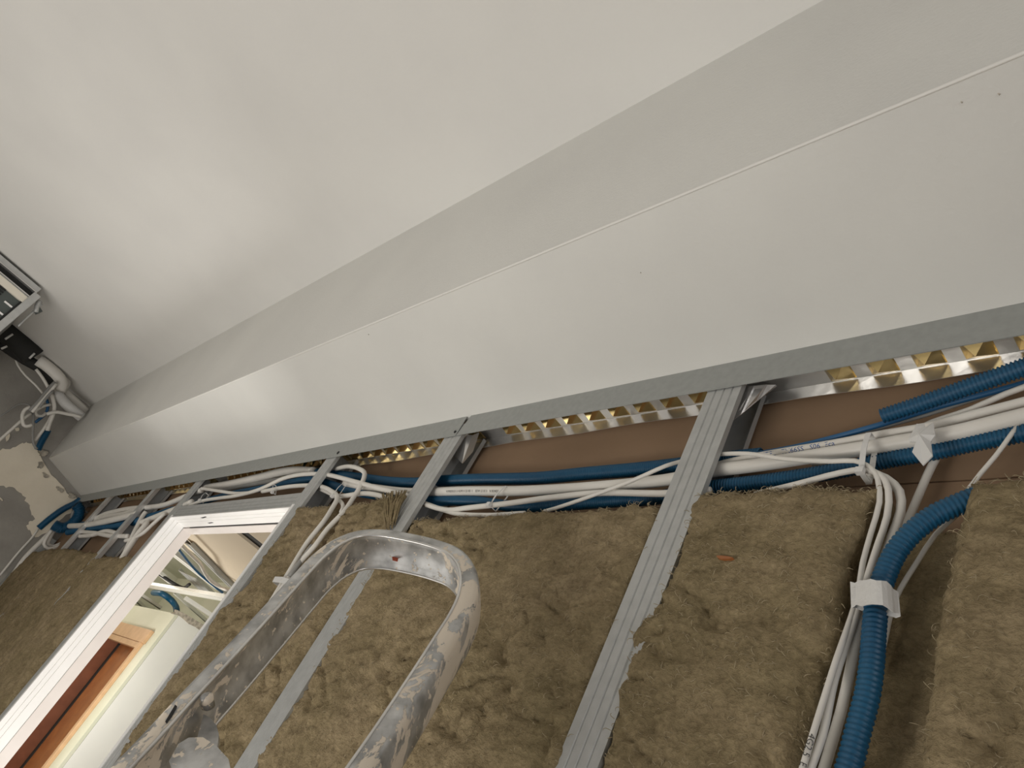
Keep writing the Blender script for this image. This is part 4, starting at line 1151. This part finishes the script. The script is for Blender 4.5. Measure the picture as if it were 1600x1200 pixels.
for path, r, m, lab in (
        ([(-4.1200,-0.0996,2.5793),(-4.1200,-0.0758,2.5642),(-4.1200,-0.0521,2.5491),(-4.1200,0.0024,2.5340),(-4.1200,0.0590,2.5287),(-4.1200,0.1104,2.5179)], 0.005, 'cable', 'thin pale cable hanging below the black foam pipes'),
        ([(-4.0600,0.0117,2.5708),(-4.0600,0.0369,2.5656),(-4.0600,0.0762,2.5526),(-4.0600,0.1098,2.5383)], 0.007, 'cable', 'pale cable emerging beside the inner white pipe'),
        ([(-4.0400,0.1081,2.5741),(-4.0400,0.1093,2.5336),(-4.0400,0.1190,2.4607),(-4.0400,0.1225,2.4037)], 0.008, 'cable_grey', 'upper grey cable of the slanting bundle below the pipes'),
        ([(-4.0300,0.1177,2.5684),(-4.0300,0.1228,2.5234),(-4.0300,0.1282,2.4632),(-4.0300,0.1336,2.4039)], 0.007, 'cable', 'middle pale cable of the slanting bundle below the pipes'),
        ([(-4.0200,0.1300,2.5322),(-4.0200,0.1309,2.4961),(-4.0200,0.1400,2.4398)], 0.006, 'cable_grey', 'lower grey cable of the slanting bundle below the pipes'),
        ([(-4.1000,0.1361,2.4104),(-4.1000,0.1313,2.3701),(-4.1000,0.1292,2.3052),(-4.1000,0.1271,2.2417),(-4.1000,0.1233,2.1742)], 0.007, 'cable', 'long white cable slanting down to the left across the grey render'),
        ([(-4.0500,0.1128,2.4207),(-4.0500,0.1058,2.3984),(-4.0500,0.1141,2.3742),(-4.0500,0.1298,2.3566),(-4.0500,0.1492,2.3424),(-4.0500,0.1626,2.3462),(-4.0500,0.1737,2.3638)], 0.008, 'cable', 'white cable bent into a hook over the grey render'),
        ([(-4.1200,0.1335,2.5435),(-4.1200,0.1619,2.5235),(-4.1200,0.1884,2.5017),(-4.1200,0.2089,2.4705),(-4.1200,0.2234,2.4343),(-4.1200,0.2418,2.3978)], 0.009, 'cable', 'right white cable dropping into the dark blue conduit stub'),
        ([(-4.1300,0.2033,2.4755),(-4.1300,0.2159,2.4374),(-4.1300,0.2286,2.3798),(-4.1300,0.2329,2.3477),(-4.1300,0.2371,2.3275)], 0.007, 'cable', 'left white cable dropping past the dark blue conduit stub'),
        ([(-4.1000,0.3047,2.5356),(-4.1000,0.2780,2.5244),(-4.1000,0.2496,2.5075),(-4.1000,0.2136,2.4877),(-4.1000,0.1959,2.4678),(-4.1000,0.1863,2.4510)], 0.008, 'cable', 'white cable arching from the bulkhead to the hanging cables'),
        ([(-4.1600,0.1720,2.5109),(-4.1600,0.1564,2.4885),(-4.1600,0.1471,2.4593),(-4.1600,0.1475,2.4432),(-4.1600,0.1636,2.4329),(-4.1600,0.1813,2.4446),(-4.1600,0.1829,2.4666)], 0.007, 'cable', 'white cable folded into a small square loop'),
        ([(-4.1700,0.1421,2.5192),(-4.1700,0.1667,2.4996),(-4.1700,0.1834,2.4687),(-4.1700,0.1839,2.4363),(-4.1700,0.1805,2.4047)], 0.007, 'blue_cable', 'thin dark blue cable among the hanging cables'),
        ([(-4.1100,0.1421,2.4214),(-4.1100,0.1722,2.3877),(-4.1100,0.2102,2.3413),(-4.1100,0.2439,2.3111),(-4.1100,0.2676,2.3037)], 0.006, 'cable_grey', 'dark cable hanging straight down to the plaster patch'),
        ([(-4.2000,0.1148,2.4582),(-4.2000,0.0932,2.4511),(-4.2000,0.0723,2.4280),(-4.2000,0.0644,2.3758),(-4.2000,0.0580,2.3379)], 0.004, 'cable_grey', 'very thin grey wire arching left over the grey render')):
    pipe(path, r, m, lab, 'grey_cable' if m == 'cable_grey' else ('blue_cable' if m == 'blue_cable' else 'white_cable'), 8)
conduit([(-4.1800,0.2452,2.4137),(-4.1800,0.2536,2.3844),(-4.1800,0.2639,2.3489),(-4.1800,0.2762,2.3155)], 0.016, 'dark blue conduit stub pointing at the top of the plaster patch', seg=10)

# ---------------------------------------------------------------- step ladder
lad = empty('step_ladder', 'aluminium step ladder with a hoop rail splashed with plaster', 'ladder')
HN = Vector((0.37644, -0.78790, 0.48735)).normalized()
hoop = [Vector(q) for q in [(-0.7311,0.2869,1.5497),(-0.7588,0.3059,1.6017),(-0.7928,0.3303,1.6675),(-0.8251,0.3521,1.7277),(-0.8532,0.3710,1.7800),(-0.8702,0.3836,1.8135),(-0.8787,0.3974,1.8424),(-0.8757,0.4136,1.8662),(-0.8592,0.4298,1.8796),(-0.8257,0.4508,1.8878),(-0.7927,0.4685,1.8909),(-0.7664,0.4800,1.8891),(-0.7383,0.4856,1.8766),(-0.7107,0.4849,1.8541),(-0.6895,0.4795,1.8290),(-0.6717,0.4700,1.7997),(-0.6558,0.4571,1.7667),(-0.6347,0.4398,1.7224),(-0.6164,0.4242,1.6830),(-0.5982,0.4079,1.6427)]]
d0 = (hoop[0] - hoop[1]).normalized()
d1 = (hoop[-1] - hoop[-2]).normalized()
fall = Vector((0.30, -0.36, -0.88)).normalized()
k0 = [hoop[0] + (d0.lerp(fall, 0.5)).normalized() * 0.2]
k0 += [k0[0] + fall * 0.25]
lenf = (k0[1].z - 0.02) / -fall.z
k0 += [k0[1] + fall * lenf]
k1 = [hoop[-1] + (d1.lerp(fall, 0.5)).normalized() * 0.2]
k1 += [k1[0] + fall * 0.25]
lenf = (k1[1].z - 0.02) / -fall.z
k1 += [k1[1] + fall * lenf]
path = smooth_path([k0[2], k0[1], k0[0]] + hoop + k1, 0.008)


def hoop_mesh():
    sec = []
    a, b = 0.0105, 0.0250           # half thickness in the hoop plane, half depth along HN
    for s, t in ((-1, -0.86), (-0.9, -0.97), (-0.6, -1), (0.3, -0.98), (0.8, -0.88), (1.02, -0.65), (1.10, -0.25), (1.10, 0.25), (1.02, 0.65), (0.8, 0.88), (0.3, 0.98), (-0.6, 1), (-0.9, 0.97), (-1, 0.86), (-0.72, 0.62), (-0.66, 0), (-0.72, -0.62)):
        sec.append((a * s, b * t))
    n = len(sec)
    v, f, sp = [], [], []
    cen = Vector(hoop[9]).lerp(hoop[0].lerp(hoop[-1], 0.5), 0.4)
    for i, p in enumerate(path):
        t = (path[min(i + 1, len(path) - 1)] - path[max(i - 1, 0)]).normalized()
        hn = (HN - t * HN.dot(t)).normalized()
        out = hn.cross(t)                # towards the outside of the hoop
        for s, q in sec:
            v.append(p + out * s + hn * q)
            side = i / len(path)
            sp.append(side)
    for i in range(len(path) - 1):
        for k in range(n):
            f.append((i * n + k, i * n + (k + 1) % n, (i + 1) * n + (k + 1) % n, (i + 1) * n + k))
    f += [tuple(range(n)), tuple((len(path) - 1) * n + k for k in range(n - 1, -1, -1))]
    return v, f, sp


hv, hf, sp = hoop_mesh()
ho = link('hoop_rail', hv, hf, M['ladder'], lad, True)
bm = bmesh.new()
bm.from_mesh(ho.data)
bmesh.ops.recalc_face_normals(bm, faces=bm.faces[:])
bm.to_mesh(ho.data)
bm.free()
at = ho.data.attributes.new('splash', 'FLOAT', 'POINT')
for i, p in enumerate(ho.data.vertices):
    c = p.co
    a = -0.03 + 0.108 * max(0.0, min(1.0, (c.x + 0.80) / 0.09)) * max(0.0, min(1.0, (1.93 - c.z) / 0.05))
    if c.z < 1.45:
        a = -0.1
    if 1.72 < c.z < 1.86 and c.x < -0.78:
        a = max(a, 0.015)
    at.data[i].value = a
for sgn in (1, -1):
    rim = []
    for i, p in enumerate(path):
        t = (path[min(i + 1, len(path) - 1)] - path[max(i - 1, 0)]).normalized()
        hn = (HN - t * HN.dot(t)).normalized()
        rim.append(p + hn.cross(t) * -0.0098 + hn * (0.0236 * sgn))
    rv, rf = sweep(rim, [0.0019] * len(rim), 8)
    link('edge_highlight', rv, rf, M['shiny'], lad, True)  # shiny tubes added along the rail to draw its highlight lines
# red paint spot under the top bend, black mark and hinge ear on the left leg
q = [(-0.8500,0.4408,1.8904),(-0.8409,0.4454,1.8906),(-0.8347,0.4442,1.8840),(-0.8415,0.4406,1.8834)]
patch('red_paint_spot', [Vector(p) - HN * 0.002 + Vector((0.004, 0, -0.012)) for p in q], HN * -0.001, M['red'], lad)


def plate(name, px, off, thick, m):
    return patch(name, [Vector(p) + HN * off for p in px], HN * thick, M[m], lad)


ear = [(-0.7560,0.3151,1.6144),(-0.7482,0.3189,1.6147),(-0.7357,0.3231,1.6117),(-0.7246,0.3251,1.6064),(-0.7129,0.3253,1.5977),(-0.7050,0.3241,1.5896),(-0.6954,0.3236,1.5814),(-0.6807,0.3224,1.5681),(-0.6953,0.3120,1.5625),(-0.7132,0.3120,1.5765),(-0.7301,0.3135,1.5919)]
plate('hinge_ear', ear, -0.006, 0.006, 'ladder')
cross = [(-0.7206,0.3125,1.5830),(-0.7128,0.3198,1.5887),(-0.6970,0.3271,1.5883),(-0.6763,0.3345,1.5843),(-0.6462,0.3391,1.5686),(-0.6453,0.3274,1.5489),(-0.6698,0.3144,1.5468),(-0.7087,0.3049,1.5615),(-0.7203,0.3078,1.5751)]
plate('hinge_bracket', cross, 0.010, 0.008, 'ladder')
riv = Vector([(-0.7486,0.3192,1.6154)][0])
v, f = sweep([riv + HN * 0.012, riv + HN * 0.0235, riv + HN * 0.0255], [0.006, 0.006, 0.003], 12)
link('rivet', v, f, M['ladder'], lad, True)
mk = [(-0.7588,0.3031,1.5972),(-0.7555,0.3043,1.5967),(-0.7474,0.3027,1.5878),(-0.7430,0.3007,1.5813),(-0.7459,0.2998,1.5820),(-0.7521,0.3013,1.5892)]
patch('black_mark', [Vector(p) + HN * 0.0225 + Vector((0.004, -0.002, 0)) for p in mk], HN * 0.0005, M['dark'], lad)
# treads lower down, between the two rails
for k in range(4):
    za = 1.15 - 0.27 * k

    def rail_at(K):
        for a, b in zip(K, K[1:]):
            if a.z >= za >= b.z:
                return a.lerp(b, (a.z - za) / (a.z - b.z))
        return K[-1]
    A, B = rail_at(k0), rail_at(k1)
    ax = (B - A).normalized()
    fw = Vector((-ax.y, ax.x, 0)).normalized()
    vv = []
    for h in (0, -0.022):
        for s in (-1, 1):
            for e in ((A, B) if s < 0 else (B, A)):
                vv.append(Vector((e.x, e.y, za + h)) + fw * (0.04 * s))
    link('tread', vv, [(0, 1, 2, 3), (7, 6, 5, 4), (0, 4, 5, 1), (1, 5, 6, 2), (2, 6, 7, 3), (3, 7, 4, 0)], M['ladder'], lad)
